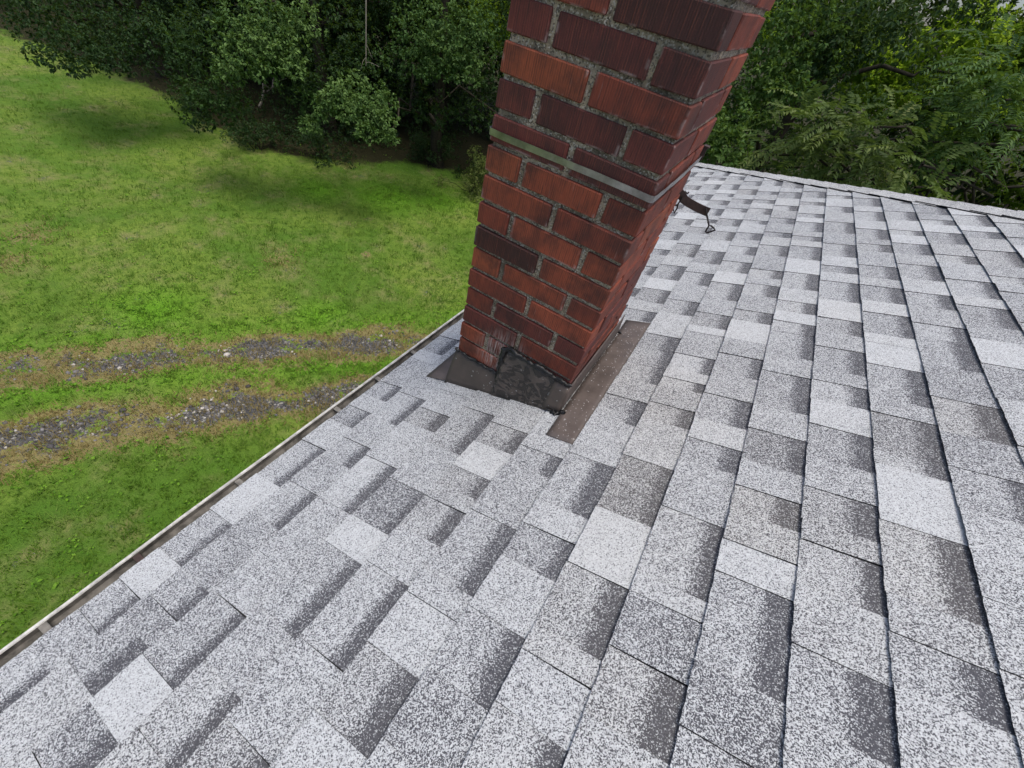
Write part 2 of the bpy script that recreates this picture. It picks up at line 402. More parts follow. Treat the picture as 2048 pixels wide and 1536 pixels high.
# roof deck: slope in view, hip slope beyond, far slope
hipx = lambda x: CAPA + CAPB * x
zr = roofz(XR)
dk = -0.004
V = [(XE, YN, roofz(XE)+dk), (XR, YN, zr+dk), (XR, hipx(XR), zr+dk), (XE, hipx(XE), roofz(XE)+dk),
     (2*XR-XE, YN, roofz(XE)+dk), (2*XR-XE, hipx(XE), roofz(XE)+dk)]
Vb = [(x, y, z - 0.03) for x, y, z in V]
F = [(0,1,2,3), (1,4,5,2), (3,2,5), (9,8,7,6), (8,11,10,7), (11,8,9), (0,3,9,6), (3,5,11,9), (5,4,10,11), (4,1,7,10), (1,0,6,7)]
rme = pymesh('roof', V + Vb, F)
roof = put(link('roof', rme, None, [M['deck']]), house)
a = rme.attributes
fme_mats = M['shingle']

# --- shingle tabs, read off the photograph course by course (tile, x, y of the near end, kind, tone, warm, band)
TILE = {'A': (0, 1100, 3.413), 'B': (500, 1100, 3.413), 'C': (1000, 1100, 3.413), 'D': (1450, 1100, 3.425), 'E': (1050, 700, 3.413),
        'F': (1450, 700, 3.425), 'Q': (560, 760, 3.413), 'G': (0, 500, 1.92)}
TABS = {
 4: [('F',1780,110,'N',.85,0,0), ('F',1850,345,'B',.55,0,.3), ('F',1985,672,'N',.75,0,0), ('F',2048,1400,'B',.58,0,.3)],
 3: [('F',1760,165,'B',.6,0,.35), ('F',1640,370,'N',.52,0,0), ('F',1930,660,'B',.62,.3,.4), ('F',1750,860,'N',.52,0,0), ('F',2048,1210,'B',.56,0,.3), ('D',1740,335,'N',.66,0,0), ('D',2048,900,'N',.66,0,0)],
 2: [('F',1150,130,'N',.88,0,0), ('F',1390,405,'B',.62,0,.3), ('F',1200,475,'N',.62,0,0), ('F',1240,745,'B',.5,.15,.3), ('F',1440,890,'B',.66,.1,.3), ('F',1350,1260,'N',.95,0,0),
     ('D',1790,540,'B',.62,.3,.33), ('D',1500,720,'N',.58,.1,0), ('D',1960,1270,'B',.56,0,.3)],
 1: [('F',900,180,'B',.6,0,.3), ('F',780,245,'N',.62,0,0), ('F',930,410,'B',.66,0,.25), ('F',790,560,'N',.82,0,0), ('F',930,830,'B',.56,0,.3), ('F',780,1010,'N',.66,0,0), ('F',960,1300,'B',.56,.15,.35),
     ('F',760,1390,'N',.58,.2,0), ('D',1000,430,'B',.66,.15,.25), ('D',800,800,'N',.66,.1,0), ('D',1150,1500,'B',.58,0,.36)],
 0: [('F',560,75,'B',.6,0,.25), ('F',430,180,'N',.66,0,0), ('F',520,445,'B',.56,0,.3), ('F',360,590,'N',.66,0,0), ('F',530,870,'B',.46,.1,.25), ('F',290,1000,'N',.66,0,0), ('F',480,1250,'B',.56,.4,.35),
     ('F',250,1400,'L',.62,.35,0), ('C',1730,255,'N',.84,0,0), ('C',1930,1050,'B',.6,0,.33), ('C',1700,1480,'N',.46,0,0)],
 -1: [('E',1480,55,'N',.58,0,0), ('E',1600,215,'B',.6,0,.2), ('E',1400,340,'N',.62,0,0), ('E',1480,545,'B',.6,0,.3), ('E',1300,655,'N',.78,.1,0), ('E',1440,860,'B',.6,0,.3), ('E',1150,1150,'N',.64,0,0),
     ('C',1400,355,'B',.66,.15,.25), ('C',1130,400,'N',.72,.1,0), ('C',1010,800,'N',.46,0,0), ('C',1170,1480,'B',.56,.25,.35)],
 -2: [('E',1170,55,'N',.62,0,0), ('E',1270,185,'B',.78,0,.25), ('E',1090,220,'N',.78,.1,0), ('E',1230,310,'B',.7,.2,.25), ('E',1010,400,'N',.62,.2,0), ('E',1130,555,'B',.62,.35,.3), ('E',850,780,'N',.7,.25,0),
     ('E',870,1220,'B',.42,.4,.2), ('C',680,190,'N',.88,.2,0), ('C',700,765,'B',.6,.2,.3), ('C',350,800,'N',.7,.2,0), ('C',250,1230,'N',.72,0,0), ('C',420,1480,'B',.52,0,.3)],
 -3: [('E',830,115,'B',.62,0,.25), ('E',890,245,'B',.64,0,.25), ('E',690,340,'N',.66,0,0), ('E',640,425,'B',.56,0,.3), ('E',740,525,'B',.7,0,.25), ('E',460,760,'N',.7,0,0), ('E',430,1160,'B',.64,0,.38),
     ('E',180,1270,'N',.74,0,0), ('C',370,220,'B',.52,0,.22), ('C',100,570,'N',.74,0,0), ('B',1640,1110,'B',.62,0,.3), ('B',1030,1390,'N',.52,0,0)],
 -4: [('Q',1800,505,'N',.72,0,0), ('Q',1870,690,'B',.62,0,.25), ('Q',1480,970,'N',.6,0,0), ('Q',1340,1500,'B',.6,0,.3), ('B',1250,400,'L',.64,0,0), ('B',980,760,'N',.72,0,0), ('B',820,1440,'B',.54,.1,.33)],
 -5: [('Q',1600,345,'N',.68,.1,0), ('Q',1600,520,'B',.6,.2,.3), ('Q',1330,650,'N',.88,.1,0), ('Q',1360,830,'B',.57,.15,.25), ('Q',1150,870,'N',.62,.1,0), ('Q',1110,1150,'B',.57,.1,.3), ('B',960,180,'N',.64,0,0), ('B',640,840,'B',.62,0,.28)],
 -6: [('Q',1400,235,'N',.68,.1,0), ('Q',1260,530,'B',.6,.1,.3), ('Q',915,750,'N',.68,0,0), ('Q',790,1090,'B',.44,0,.2), ('Q',470,1205,'N',.86,0,0), ('B',310,610,'B',.6,0,.3), ('B',250,1330,'N',.6,0,0)],
 -7: [('Q',1095,240,'N',.68,0,0), ('Q',1070,370,'B',.54,.2,.35), ('Q',720,580,'N',.7,0,0), ('Q',480,920,'B',.78,0,.3), ('A',1930,125,'N',.64,0,0), ('A',1600,400,'N',.64,0,0), ('A',1200,970,'B',.54,0,.25), ('A',750,1230,'N',.95,0,0), ('A',300,1488,'B',.5,0,.3)],
 -8: [('Q',945,130,'N',.64,0,0), ('Q',830,330,'B',.68,0,.3), ('Q',560,450,'N',.64,0,0), ('Q',500,620,'B',.64,0,.28), ('Q',200,765,'N',.58,0,0), ('Q',10,1040,'B',.62,0,.3), ('A',1360,225,'N',.52,0,0), ('A',1140,420,'B',.6,0,.28),
      ('A',945,580,'N',.48,0,0), ('A',640,1000,'B',.57,0,.38)],
 -9: [('Q',780,45,'N',.64,0,0), ('Q',680,140,'B',.62,0,.3), ('Q',570,215,'N',.74,0,0), ('Q',520,345,'B',.52,0,.25), ('Q',260,465,'N',.74,0,0), ('Q',10,740,'B',.62,0,.3), ('G',860,1035,'N',.82,0,0), ('G',700,1220,'B',.62,0,.25),
      ('A',900,280,'N',.88,0,0), ('A',690,590,'B',.6,0,.25), ('A',290,740,'N',.62,0,0), ('A',0,1130,'B',.7,0,.28)],
}
def rand_tone(kind):
    r = random.random()
    if kind == 'B': return random.uniform(.5, .68)
    return random.choice((.58, .64, .7, .76, .86))
def tab_list():
    out = []
    for i in range(-9, 24):
        xb = X0 + i * SX
        if i == -9: xb = XE
        xt = X0 + (i + 1) * SX
        if xb > XR: break
        yfar = hipx(xt) - 0.03; seq = []
        known = []
        for (tl, x, y, kind, tone, warm, band) in TABS.get(i, []):
            ox, oy, sc = TILE[tl]; known.append((on_roof(ox + x / sc, oy + y / sc)[1], kind, tone, warm, band))
        ys = yfar; kind = random.choice('NB')
        # first the part farther than the tabs that were read
        lim = None
        if known:
            w0 = random.uniform(.11, .19); lim = known[0][0] + w0
        while True:
            stop = lim if lim is not None else YN + 0.02
            if ys <= stop + 0.03: break
            w = random.uniform(0.075, 0.20)
            ye = max(ys - w, stop)
            if ye - stop < 0.05: ye = stop
            seq.append((ye, ys, kind, rand_tone(kind), max(0, random.gauss(.03, .08)), random.uniform(.24, .36) if kind == 'B' else 0))
            ys = ye; kind = 'N' if kind == 'B' else 'B'
        if known:
            for (ye, kd, tone, warm, band) in known:
                if ye > ys - 0.035: continue
                seq.append((ye, ys, kd, tone, warm, band)); ys = ye
            kind = 'N' if seq[-1][2] == 'B' else 'B'
            while ys > YN + 0.05:
                ye = max(ys - random.uniform(0.09, 0.24), YN + 0.02)
                seq.append((ye, ys, kind, rand_tone(kind), max(0, random.gauss(.05, .08)), random.uniform(.24, .36) if kind == 'B' else 0))
                ys = ye; kind = 'N' if kind == 'B' else 'B'
        for s in seq: out.append((i, xb, xt) + s)
    return out
def tab_geo(t):
    i, xb, xt, y0, y1, kind, tone, warm, band = t
    tb = {'B': 0.0082, 'N': 0.0104, 'L': 0.0124}[kind] + random.uniform(-.0006, .0006)
    tt = {'B': 0.0010, 'N': 0.0028, 'L': 0.0040}[kind]
    L = (xt - xb) + 0.016
    xb += random.gauss(0, .0006)
    if kind != 'B': y0 += 0.0006; y1 -= 0.0006
    n = max(4, min(14, int((y1 - y0) / 0.011)))
    skew = random.gauss(0, 0.0016)
    V = []; vp = []
    ysn = np.linspace(y0, y1, n + 1)
    curl = random.uniform(-.0003, .0008)
    for r, (u, th) in enumerate(((0, 0.0), (0, tb), (0.5, (tb + tt) / 2), (L / (xt - xb), tt))):
        for j, y in enumerate(ysn):
            x = xb + u * (xt - xb)
            if r < 2: x += random.gauss(0, 0.00055)
            if r == 0: x += 0.0075
            yy = y
            if j == 0: yy += skew * u
            p = np.array([x, yy, roofz(x)]) + NRM * (th + (curl * math.sin(j / n * 3.1) if r == 1 else 0))
            V.append(p); vp.append(u)
    F = []; mi = []
    m = n + 1
    for j in range(n):
        F.append((j, m + j, m + j + 1, j + 1)); mi.append(1)          # butt face
        for r in (1, 2):
            F.append((r*m + j, (r+1)*m + j, (r+1)*m + j + 1, r*m + j + 1)); mi.append(0)
    # near and far side faces (cut edges)
    for j, flip in ((0, False), (n, True)):
        b0 = len(V)
        pb = V[j] * 1.0; xq = xb + L
        V.append(np.array([xq, V[3*m + j][1], roofz(xq)])); vp.append(1.0)
        q = (j, b0, 3*m + j, 2*m + j, m + j)
        F.append(q[::-1] if flip else q); mi.append(1)
    return V, F, mi, vp, tone, warm, band
tabs = tab_list()
def tab_area(t):
    i, xb, xt, y0, y1 = t[:5]; pts = []
    for x, y in ((xb, y0), (xt, y0), (xt, y1), (xb, y1)):
        px, py, z = project((x, y, roofz(x)))
        if z < 0.05: return 0
        pts.append((min(max(px, 0), 2048), min(max(py, 0), 1536)))
    if -W + .02 < (xb + xt) / 2 < -.02 and y0 > 0.02 and y1 < D - .02: return 0
    return abs(sum(pts[k][0] * pts[(k+1) % 4][1] - pts[(k+1) % 4][0] * pts[k][1] for k in range(4))) / 2
areas = [tab_area(t) for t in tabs]
order = sorted(range(len(tabs)), key=lambda k: -areas[k])
single = set(k for k in order[:300] if areas[k] > 1)
def tabs_mesh(name, lst):
    V = []; F = []; mi = []; at = {n: [] for n in ('tone', 'warm', 'band', 'vpos', 'rnd')}
    for t in lst:
        v, f, m, vp, tone, warm, band = tab_geo(t)
        o = len(V); V += v; F += [tuple(q + o for q in ff) for ff in f]; mi += m
        k = len(v); at['tone'] += [tone] * k; at['warm'] += [warm] * k; at['band'] += [band] * k; at['vpos'] += vp; at['rnd'] += [random.random()] * k
    me = pymesh(name, V, F)
    me.polygons.foreach_set('material_index', mi)
    for n, vals in at.items():
        aa = me.attributes.new(n, 'FLOAT', 'POINT'); aa.data.foreach_set('value', vals)
    return me
def to_roof(o):
    o.parent = roof
    o.matrix_parent_inverse = Matrix.Identity(4)
    return o
for k in sorted(single):
    to_roof(link('shingle', tabs_mesh('shingle', [tabs[k]]), None, [M['shingle'], M['edge']]))
rest = to_roof(link('shingle_field', tabs_mesh('shingle_field', [tabs[k] for k in range(len(tabs)) if k not in single]), None, [M['shingle'], M['edge']]))
rest['kind'] = 'stuff'
# far hip slope and far slope: coarse strips of shingles out of sight
V = []; F = []; at = {n: [] for n in ('tone', 'warm', 'band', 'vpos', 'rnd')}
def strip(p, q, up, L, n):
    """courses between eave p-q going up"""
    p = np.array(p, float); q = np.array(q, float); up = np.array(up, float)
    for k in range(n):
        f0 = k / n; f1 = (k + 1) / n + 0.004
        a0 = p + (L[0] - p) * f0; b0 = q + (L[1] - q) * f0; a1 = p + (L[0] - p) * f1; b1 = q + (L[1] - q) * f1
        m = max(1, int(np.linalg.norm(b0 - a0) / 0.15))
        for j in range(m):
            s0, s1 = j / m, (j + 1) / m
            o = len(V)
            V.extend([a0 + (b0-a0)*s0 + up*.008, a0 + (b0-a0)*s1 + up*.008, a1 + (b1-a1)*s1 + up*.002, a1 + (b1-a1)*s0 + up*.002])
            F.append((o, o+1, o+2, o+3)); t_ = random.uniform(.5, .8); bd = random.choice((0, .3))
            for n_, v_ in (('tone', [t_]*4), ('warm', [.05]*4), ('band', [bd]*4), ('vpos', [0, 0, 1, 1]), ('rnd', [0.5]*4)): at[n_] += v_
ev = roofz(XE)
c1_ = np.array([XE, hipx(XE), ev]); c2_ = np.array([2*XR-XE, hipx(XE), ev]); rg = np.array([XR, hipx(XR), zr])
strip(c2_, c1_, (0, .35, .93), (rg, rg), 32)
strip((2*XR-XE, YN, ev), c2_, (.37, 0, .93), (np.array([XR, YN, zr]), rg), 32)
me = pymesh('far_slope_shingles', V, F)
for n, vals in at.items():
    aa = me.attributes.new(n, 'FLOAT', 'POINT'); aa.data.foreach_set('value', vals)
o = to_roof(link('far_slope_shingles', me, None, [M['shingle']])); o['kind'] = 'stuff'

# hip cap shingles (bent pieces lapped up the hip) and ridge cap
def cap_piece(p, d, s1, s2, L, w, th):
    """bent cap: p lower end on the hip, d unit direction, s1/s2 unit side directions lying on the slopes"""
    V = []; F = []; n = 4
    up = np.array([0, 0, 1.0])
    for u, lift in ((0, th + .0085), (L, .0050)):
        base = p + d * u
        for s, f in ((s1, 1.0), (s1, .5), (s1, .12), (s2, .12), (s2, .5), (s2, 1.0)):
            V.append(base + s * w * f + up * ((.004 if f == 1.0 else 0) + lift + random.gauss(0, .0003)) + d * random.gauss(0, .0008))
    V2 = [v - up * th for v in V]
    m = 6
    for j in range(m - 1): F.append((j, j+1, m+j+1, m+j))
    nf = len(F)
    o = len(V); allV = V + V2
    for j in range(m - 1): F.append((j+1, j, o+j, o+j+1))
    F.append((0, m, o+m, o)); F.append((m-1, o+m-1, o+2*m-1, 2*m-1))
    for j in range(m - 1): F.append((m+j, m+j+1, o+m+j+1, o+m+j))
    me = pymesh('cap_shingle', allV, F)
    me.polygons.foreach_set('material_index', [0]*nf + [1]*(len(F)-nf))
    t_ = random.uniform(.60, .70)
    for n_, v_ in (('tone', t_), ('warm', .30), ('band', 0.0), ('vpos', 0.3), ('rnd', random.random())):
        aa = me.attributes.new(n_, 'FLOAT', 'POINT'); aa.data.foreach_set('value', [v_] * len(allV))
    return me
hd = rg - c1_; hl = np.linalg.norm(hd); hd /= hl
s1 = np.array([-.0, -1, 0.0]); s1 -= hd * (s1 @ hd); n1 = NRM; s1 = np.cross(n1, hd); s1 /= np.linalg.norm(s1); s1 = s1 if s1[1] < 0 else -s1
n2 = np.cross(hd, c2_ - c1_); n2 /= np.linalg.norm(n2); n2 = n2 if n2[2] > 0 else -n2
s2 = np.cross(n2, hd); s2 /= np.linalg.norm(s2); s2 = s2 if s2[1] > 0 else -s2
k = 0; u = 0.0
while u < hl - 0.05:
    w = 0.150 + random.uniform(-.007, .007)
    to_roof(link('cap_shingle', cap_piece(c1_ + hd * u, hd, s1, s2, 0.26, w, 0.0055), None, [M['cap'], M['edge']]))
    u += 0.143 + random.uniform(-.004, .004); k += 1
rd_ = np.array([0, -1.0, 0]); s1r = np.array([-math.cos(ang), 0, -math.sin(ang)]); s2r = np.array([math.cos(ang), 0, -math.sin(ang)])
u = 0.0
while u < rg[1] - YN - 0.2:
    to_roof(link('cap_shingle', cap_piece(rg + rd_ * u, rd_, s1r, s2r, 0.26, 0.135, 0.007), None, [M['cap'], M['edge']])); u += 0.143

# ------------------------------------------------------------------ gutter
gl = [(-.640, -1.300), (-.640, -1.425), (-.655, -1.432), (-.735, -1.432), (-.752, -1.420), (-.768, -1.392), (-.7685, -1.374), (-.7705, -1.371), (-.7775, -1.3715), (-.780, -1.376)]
outer = [(x - .0025, z - .0025) for x, z in gl][::-1]
def extrude_profile(name, prof, y0, y1, n=2):
    V = []; F = []; m = len(prof); ys = np.linspace(y0, y1, n)
    for y in ys:
        for x, z in prof: V.append((x + 0.003 * math.sin(y * 1.9) + .001 * math.sin(y * 9), y, z + 0.004 * math.sin(y * 1.3) + .001 * math.sin(y * 7)))
    for i in range(n - 1):
        for j in range(m - 1): F.append((i*m + j, i*m + j + 1, (i+1)*m + j + 1, (i+1)*m + j))
    return V, F
GY0, GY1 = YN, YF + 0.12
V1, F1 = extrude_profile('g', gl[:7], GY0, GY1, 40)
gutter = put(link('gutter', pymesh('gutter', V1, F1), None, [M['gutter_in']]), house)
prof = gl[6:] + [(-.7795, -1.382), (-.7765, -1.386), (-.7735, -1.395), (-.7735, -1.400), (-.757, -1.427), (-.740, -1.440), (-.650, -1.440), (-.637, -1.43), (-.637, -1.300)]
V2, F2 = extrude_profile('g', prof, GY0, GY1, 40)
put(link('front_lip', pymesh('front_lip', V2, F2, False), None, [M['gutter_lip']]), gutter).matrix_parent_inverse = Matrix.Identity(4)
gutter.matrix_parent_inverse = Matrix.Translation(-Vector(house.location))
V3, F3 = extrude_profile('g', [(-.660, -1.283), (-.663, -1.298), (-.645, -1.300)], GY0, GY1, 3)
put(link('drip_edge', pymesh('drip_edge', V3, F3), None, [M['drip']]), house)
bm = bmesh.new(); box_bm(bm, -.634, -.612, GY0, YF, -1.46, -1.292); put(link('fascia', bm_mesh('fascia', bm), None, [M['gutter_lip']]), house)
def child(o, parent):
    o.parent = parent; o.matrix_parent_inverse = Matrix.Identity(4); return o
for px, py in ((85, 1285), (300, 1140), (505, 965), (705, 808), (790, 745), (860, 690)):
    y = on_roof(px, py)[1]
    bm = bmesh.new(); box_bm(bm, -.770, -.640, y - .009, y + .009, -1.383, -1.379)
    child(link('hanger', bm_mesh('hanger', bm, .0008), None, [M['rust'] if px in (300,) else M['gutter_in']]), gutter)
# leaf litter in the trough
V = []; F = []
for _ in range(900):
    y = random.uniform(-2.2, 4.2)
    if random.random() < 0.5: y = random.choice((-1.02, -.35, .12, .55)) + random.gauss(0, .09)
    c = np.array([random.uniform(-.760, -.66), y, -1.430 + random.uniform(0, .006)])
    r = random.uniform(.004, .013); th = random.uniform(0, 6.28); o = len(V)
    d = np.array([math.cos(th), math.sin(th), random.uniform(-.3, .3)]); e = np.array([-math.sin(th), math.cos(th), random.uniform(-.3, .3)])
    V += [c - d*r, c + e*r*.5, c + d*r, c - e*r*.5]; F.append((o, o+1, o+2, o+3))
lt = child(link('leaf_litter', pymesh('leaf_litter', V, F), None, [M['debris']]), gutter); lt['kind'] = 'stuff'

# ------------------------------------------------------------------ chimney
ZTOP = 7 * CH; ZBOT = -19 * CH
rec = 0.0075
bm = bmesh.new(); box_bm(bm, -W + rec, -rec, rec, D - rec, ZBOT, ZTOP + .002)
chim = put(link('chimney', bm_mesh('chimney', bm), None, [M['mortar']]), house)
chim['label'] = 'square red brick chimney with recessed coarse mortar joints'
PAL = {'o': (0.30, 0.074, 0.031), 'r': (0.262, 0.061, 0.029), 'R': (0.200, 0.044, 0.024), 'm': (0.130, 0.031, 0.024), 'M': (0.085, 0.022, 0.018), 'k': (0.052, 0.017, 0.014)}
ROWC = {0: 'Rk', 1: 'mMM', 2: 'oR', 3: 'mMm', 4: 'mM', 5: 'orR', 6: 'rR', 7: 'Rrr', 8: 'kr', 9: 'orR', 10: 'Rr', 11: 'Rmm', 12: 'mR', 13: 'rRM', 14: 'rM', 15: 'RRR', 16: 'RR'}
def brick_mesh(lx, ly, lz):
    bm = bmesh.new(); box_bm(bm, -lx/2, lx/2, -ly/2, ly/2, -lz/2, lz/2)
    for v in bm.verts: v.co += Vector((random.gauss(0, .0007), random.gauss(0, .0006), random.gauss(0, .0009)))
    return bm_mesh('brick', bm, .0024, 1)
_pool = {}
def brick(x0, x1, y0, y1, row, colr):
    lx, ly = x1 - x0, y1 - y0
    key = (round(lx, 3), round(ly, 3)); pool = _pool.setdefault(key, [])
    if len(pool) < 6:
        me = brick_mesh(lx, ly, BH); me.materials.append(M['brick']); pool.append(me)
    else: me = random.choice(pool)
    o = bpy.data.objects.new('brick', me); col.objects.link(o)
    o.parent = chim; o.matrix_parent_inverse = Matrix.Identity(4)
    z = -row * CH - BH / 2
    o.location = ((x0 + x1)/2 + random.gauss(0, .0008), (y0 + y1)/2 + random.gauss(0, .0012), z + random.gauss(0, .0008))
    o.rotation_euler = (random.gauss(0, .006), random.gauss(0, .004), random.gauss(0, .006))
    j = random.uniform(.88, 1.14)
    o.color = (colr[0]*j, colr[1]*j, colr[2]*j, 1)
J = 0.0155; dp = 0.09
for row in range(-7, 19):
    cs = ROWC.get(row) or random.choice(('mMM', 'RmM')) if row % 2 else (ROWC.get(row) or random.choice(('Mk', 'mR')))
    rnd = lambda: PAL[random.choice('orRRm')]
    if row % 2:      # header | stretcher | header on the front
        h2 = (D - J) / 2
        brick(-W, -W + .0915, 0, h2, row, PAL[cs[0]]); brick(-W, -W + .0915, h2 + J, D, row, rnd())
        brick(-.0905, 0, 0, h2, row, PAL[cs[2]]); brick(-.0905, 0, h2 + J, D, row, rnd())
        brick(-W + .1075, -.1055, 0, dp, row, PAL[cs[1]]); brick(-W + .1075, -.1055, D - dp, D, row, rnd())
    else:
        w2 = (W - J) / 2
        brick(-W, -W + w2, 0, dp, row, PAL[cs[0]]); brick(-w2, 0, 0, dp, row, PAL[cs[1]])
        brick(-W, -W + w2, D - dp, D, row, rnd()); brick(-w2, 0, D - dp, D, row, rnd())
        brick(-W, -W + dp, dp + J, D - dp - J, row, rnd()); brick(-dp, 0, dp + J, D - dp - J, row, rnd())
bm = bmesh.new(); vv = box_bm(bm, -W - .03, .03, -.03, D + .03, ZTOP + .004, ZTOP + .07)
for v in vv[4:]: v.co.x = -W/2 + (v.co.x + W/2) * .8; v.co.y = D/2 + (v.co.y - D/2) * .8
child(link('crown', bm_mesh('crown', bm, .004), None, [M['mortar']]), chim)

# flashing: front apron in two lapped pieces, corner strip, side wall piece, roof flange
def sheet(name, pts, nx, nz, mat, thick=0.0012, wav=0.0):
    """bilinear sheet from 4 corners (bl, br, tr, tl), thickened"""
    bl, br, tr, tl = [np.array(p, float) for p in pts]; V = []; F = []
    nrm = np.cross(br - bl, tl - bl); nrm /= np.linalg.norm(nrm)
    for j in range(nz + 1):
        for i in range(nx + 1):
            s, t = i / nx, j / nz
            p = bl*(1-s)*(1-t) + br*s*(1-t) + tr*s*t + tl*(1-s)*t
            V.append(p + nrm * wav * (math.sin(s*9+t*4) + math.sin(s*23+1) * .5) * (1 if 0 < j < nz else .4))
    m = nx + 1; o = len(V); V += [v - nrm * thick for v in V]
    for j in range(nz):
        for i in range(nx):
            q = (j*m+i, j*m+i+1, (j+1)*m+i+1, (j+1)*m+i); F.append(q); F.append(tuple(k + o for k in q[::-1]))
    for i in range(nx):
        F.append((i+1, i, o+i, o+i+1)); a_ = nz*m; F.append((a_+i, a_+i+1, o+a_+i+1, o+a_+i))
    for j in range(nz):
        F.append((j*m, (j+1)*m, o+(j+1)*m, o+j*m)); e = nx
        F.append(((j+1)*m+e, j*m+e, o+j*m+e, o+(j+1)*m+e))
    return child(link(name, pymesh(name, V, F, True), None, [mat]), chim)
zt1 = -14.86 * CH; zt2 = -13.02 * CH; xs = -W + .180
yb = -.026
sheet('apron_flashing', [(-W - .022, yb, roofz(-W - .022) + .006), (xs + .01, yb, roofz(xs + .01) + .006), (xs + .01, -.004, zt1), (-W - .004, -.004, zt1)], 14, 6, M['apron'], wav=.0012)
sheet('apron_patch', [(xs - .004, yb - .003, roofz(xs - .004) + .007), (.004, yb - .003, roofz(.004) + .007), (.003, -.0065, zt2), (xs, -.0065, zt2)], 20, 10, M['patch'], wav=.0018)
sheet('corner_strip', [(-.052, yb - .006, roofz(-.052) + .008), (.009, yb - .006, roofz(.009) + .008), (.006, -.0095, zt2 - .012), (-.046, -.0095, zt2 - .012)], 4, 4, M['apron'], wav=.0004)
sheet('side_flashing', [(.011, -.030, roofz(.011) + .006), (.011, .520, roofz(.011) + .006), (.0055, .500, -13.05 * CH), (.0055, -.008, -13.12 * CH)], 16, 4, M['side'], wav=.0008)
FX0, FX1 = .010, .108
def rp(x, y, off): return np.array([x, y, roofz(x)]) + NRM * off
sheet('roof_flange', [rp(FX0 + .012, -.139, .0118), rp(FX1, -.141, .0050), rp(FX1 - .004, .646, .0050), rp(FX0, .632, .0118)], 5, 24, M['side'], wav=.0008)
sheet('left_flange', [rp(-.517, -.024, .010), rp(-W, -.022, .0135), rp(-W, .46, .0135), rp(-.517, .46, .010)], 4, 10, M['side'], wav=.0006)
# sealant beads
def bead(name, pts, r, n=22, jit=.0016):
    P = []; pts = [np.array(p, float) for p in pts]
    seg = [np.linalg.norm(b - a) for a, b in zip(pts[:-1], pts[1:])]; tot = sum(seg)
    for k in range(n + 1):
        d = tot * k / n; i = 0
        while i < len(seg) - 1 and d > seg[i]: d -= seg[i]; i += 1
        P.append(pts[i] + (pts[i+1] - pts[i]) * min(1, d / seg[i]) + rng.normal(0, jit, 3))
    v, f = tube(P, [r * random.uniform(.6, 1.5) for _ in P], 6)
    return child(link(name, pymesh(name, v, f, True), None, [M['tar']]), chim)
bead('sealant_bead', [(-W - .006, -.006, zt1 + .003), (xs - .012, -.006, zt1 + .002)], .0050, 26, .0026)
bead('sealant_bead', [(xs - .004, -.008, zt1 - .030), (xs - .006, -.009, zt1), (xs - .006, -.010, zt2 + .002)], .0078, 20)
bead('sealant_bead', [(xs - .010, -.010, zt2 - .004), (xs + .03, -.009, zt2 + .007), (xs + .06, -.008, zt2 + .003), (.006, -.008, zt2 + .001)], .0062, 34, .0028)
for a_, b_ in (((-.03, -.035), (.035, -.030)), ((.005, -.05), (.03, -.022)), ((-.012, -.04), (.018, -.034)), ((.0, -.03), (-.02, -.005))):
    bead('sealant_smear', [rp(*a_, .014), rp(*b_, .015)], .0045, 8, .003)
bead('sealant_smear', [rp(.012, .520, .013), rp(.028, .512, .013)], .004, 6, .002)
# bare granules caught along the fold
V = []; F = []
for _ in range(560):
    y = random.uniform(-.02, .52); x = .0125 + abs(random.gauss(0, .0022)); 
    if random.random() < .25: x = random.uniform(.015, .1); y = random.uniform(-.13, .6)
    off = .0118 - (x - FX0) / (FX1 - FX0) * .0068 + .0006
    c = rp(x, y, off); r = random.uniform(.0009, .0021); o = len(V)
    V += [c + np.array(p) * r for p in ((1,0,0), (-.6,.8,0), (-.5,-.9,0), (0,0,1.0))]; F += [(o,o+1,o+3), (o+1,o+2,o+3), (o+2,o,o+3)]
g_ = child(link('loose_granules', pymesh('loose_granules', V, F), None, [M['granule']]), chim); g_['kind'] = 'stuff'

# ------------------------------------------------------------------ steel strap and bracket on the chimney
ST0, ST1 = -4.41 * CH, -4.63 * CH
off = .0042
path = [(-W - off, D * .95), (-W - off, -off + .004), (-W - off + .004, -off), (-off + .001, -off - .001), (off, -off + .005), (off + .001, D * .5), (off, D + .004), (-.02, D + off), (-W * .98, D + off)]
fine = []
for (x0_, y0_), (x1_, y1_) in zip(path[:-1], path[1:]):
    m = max(1, int(math.hypot(x1_-x0_, y1_-y0_) / .02))
    for k in range(m): fine.append((x0_ + (x1_-x0_)*k/m, y0_ + (y1_-y0_)*k/m))
V = []; F = []
for k, (x, y) in enumerate(fine):
    wv = .0014 * math.sin(k * .33) + .0006 * math.sin(k * 1.1 + 1)
    sag = .0015 * math.sin(k * .21)
    tl = (-.0005 if x < -.235 else -.0013) + .0003 * math.sin(k * .6) if y < .02 else -.0004 + .0003 * math.sin(k * .5)
    for z, t in ((ST0, -tl), (ST1, tl)):
        nx, ny = (0, -1) if abs(y + off) < .006 else ((1, 0) if x > 0 else (-1, 0))
        V.append((x + nx * (abs(wv) + t), y + ny * (abs(wv) + t), z + sag))
for k in range(len(fine) - 1):
    F.append((k*2, k*2+1, k*2+3, k*2+2))
sme = pymesh('chimney_strap', V, F, False)
strap = link('chimney_strap', sme, None, [M['strap']])
so = strap.modifiers.new('thickness', 'SOLIDIFY'); so.thickness = .0012
tag(strap, 'thin shiny galvanised steel strap wrapped round the brick chimney', 'strap')
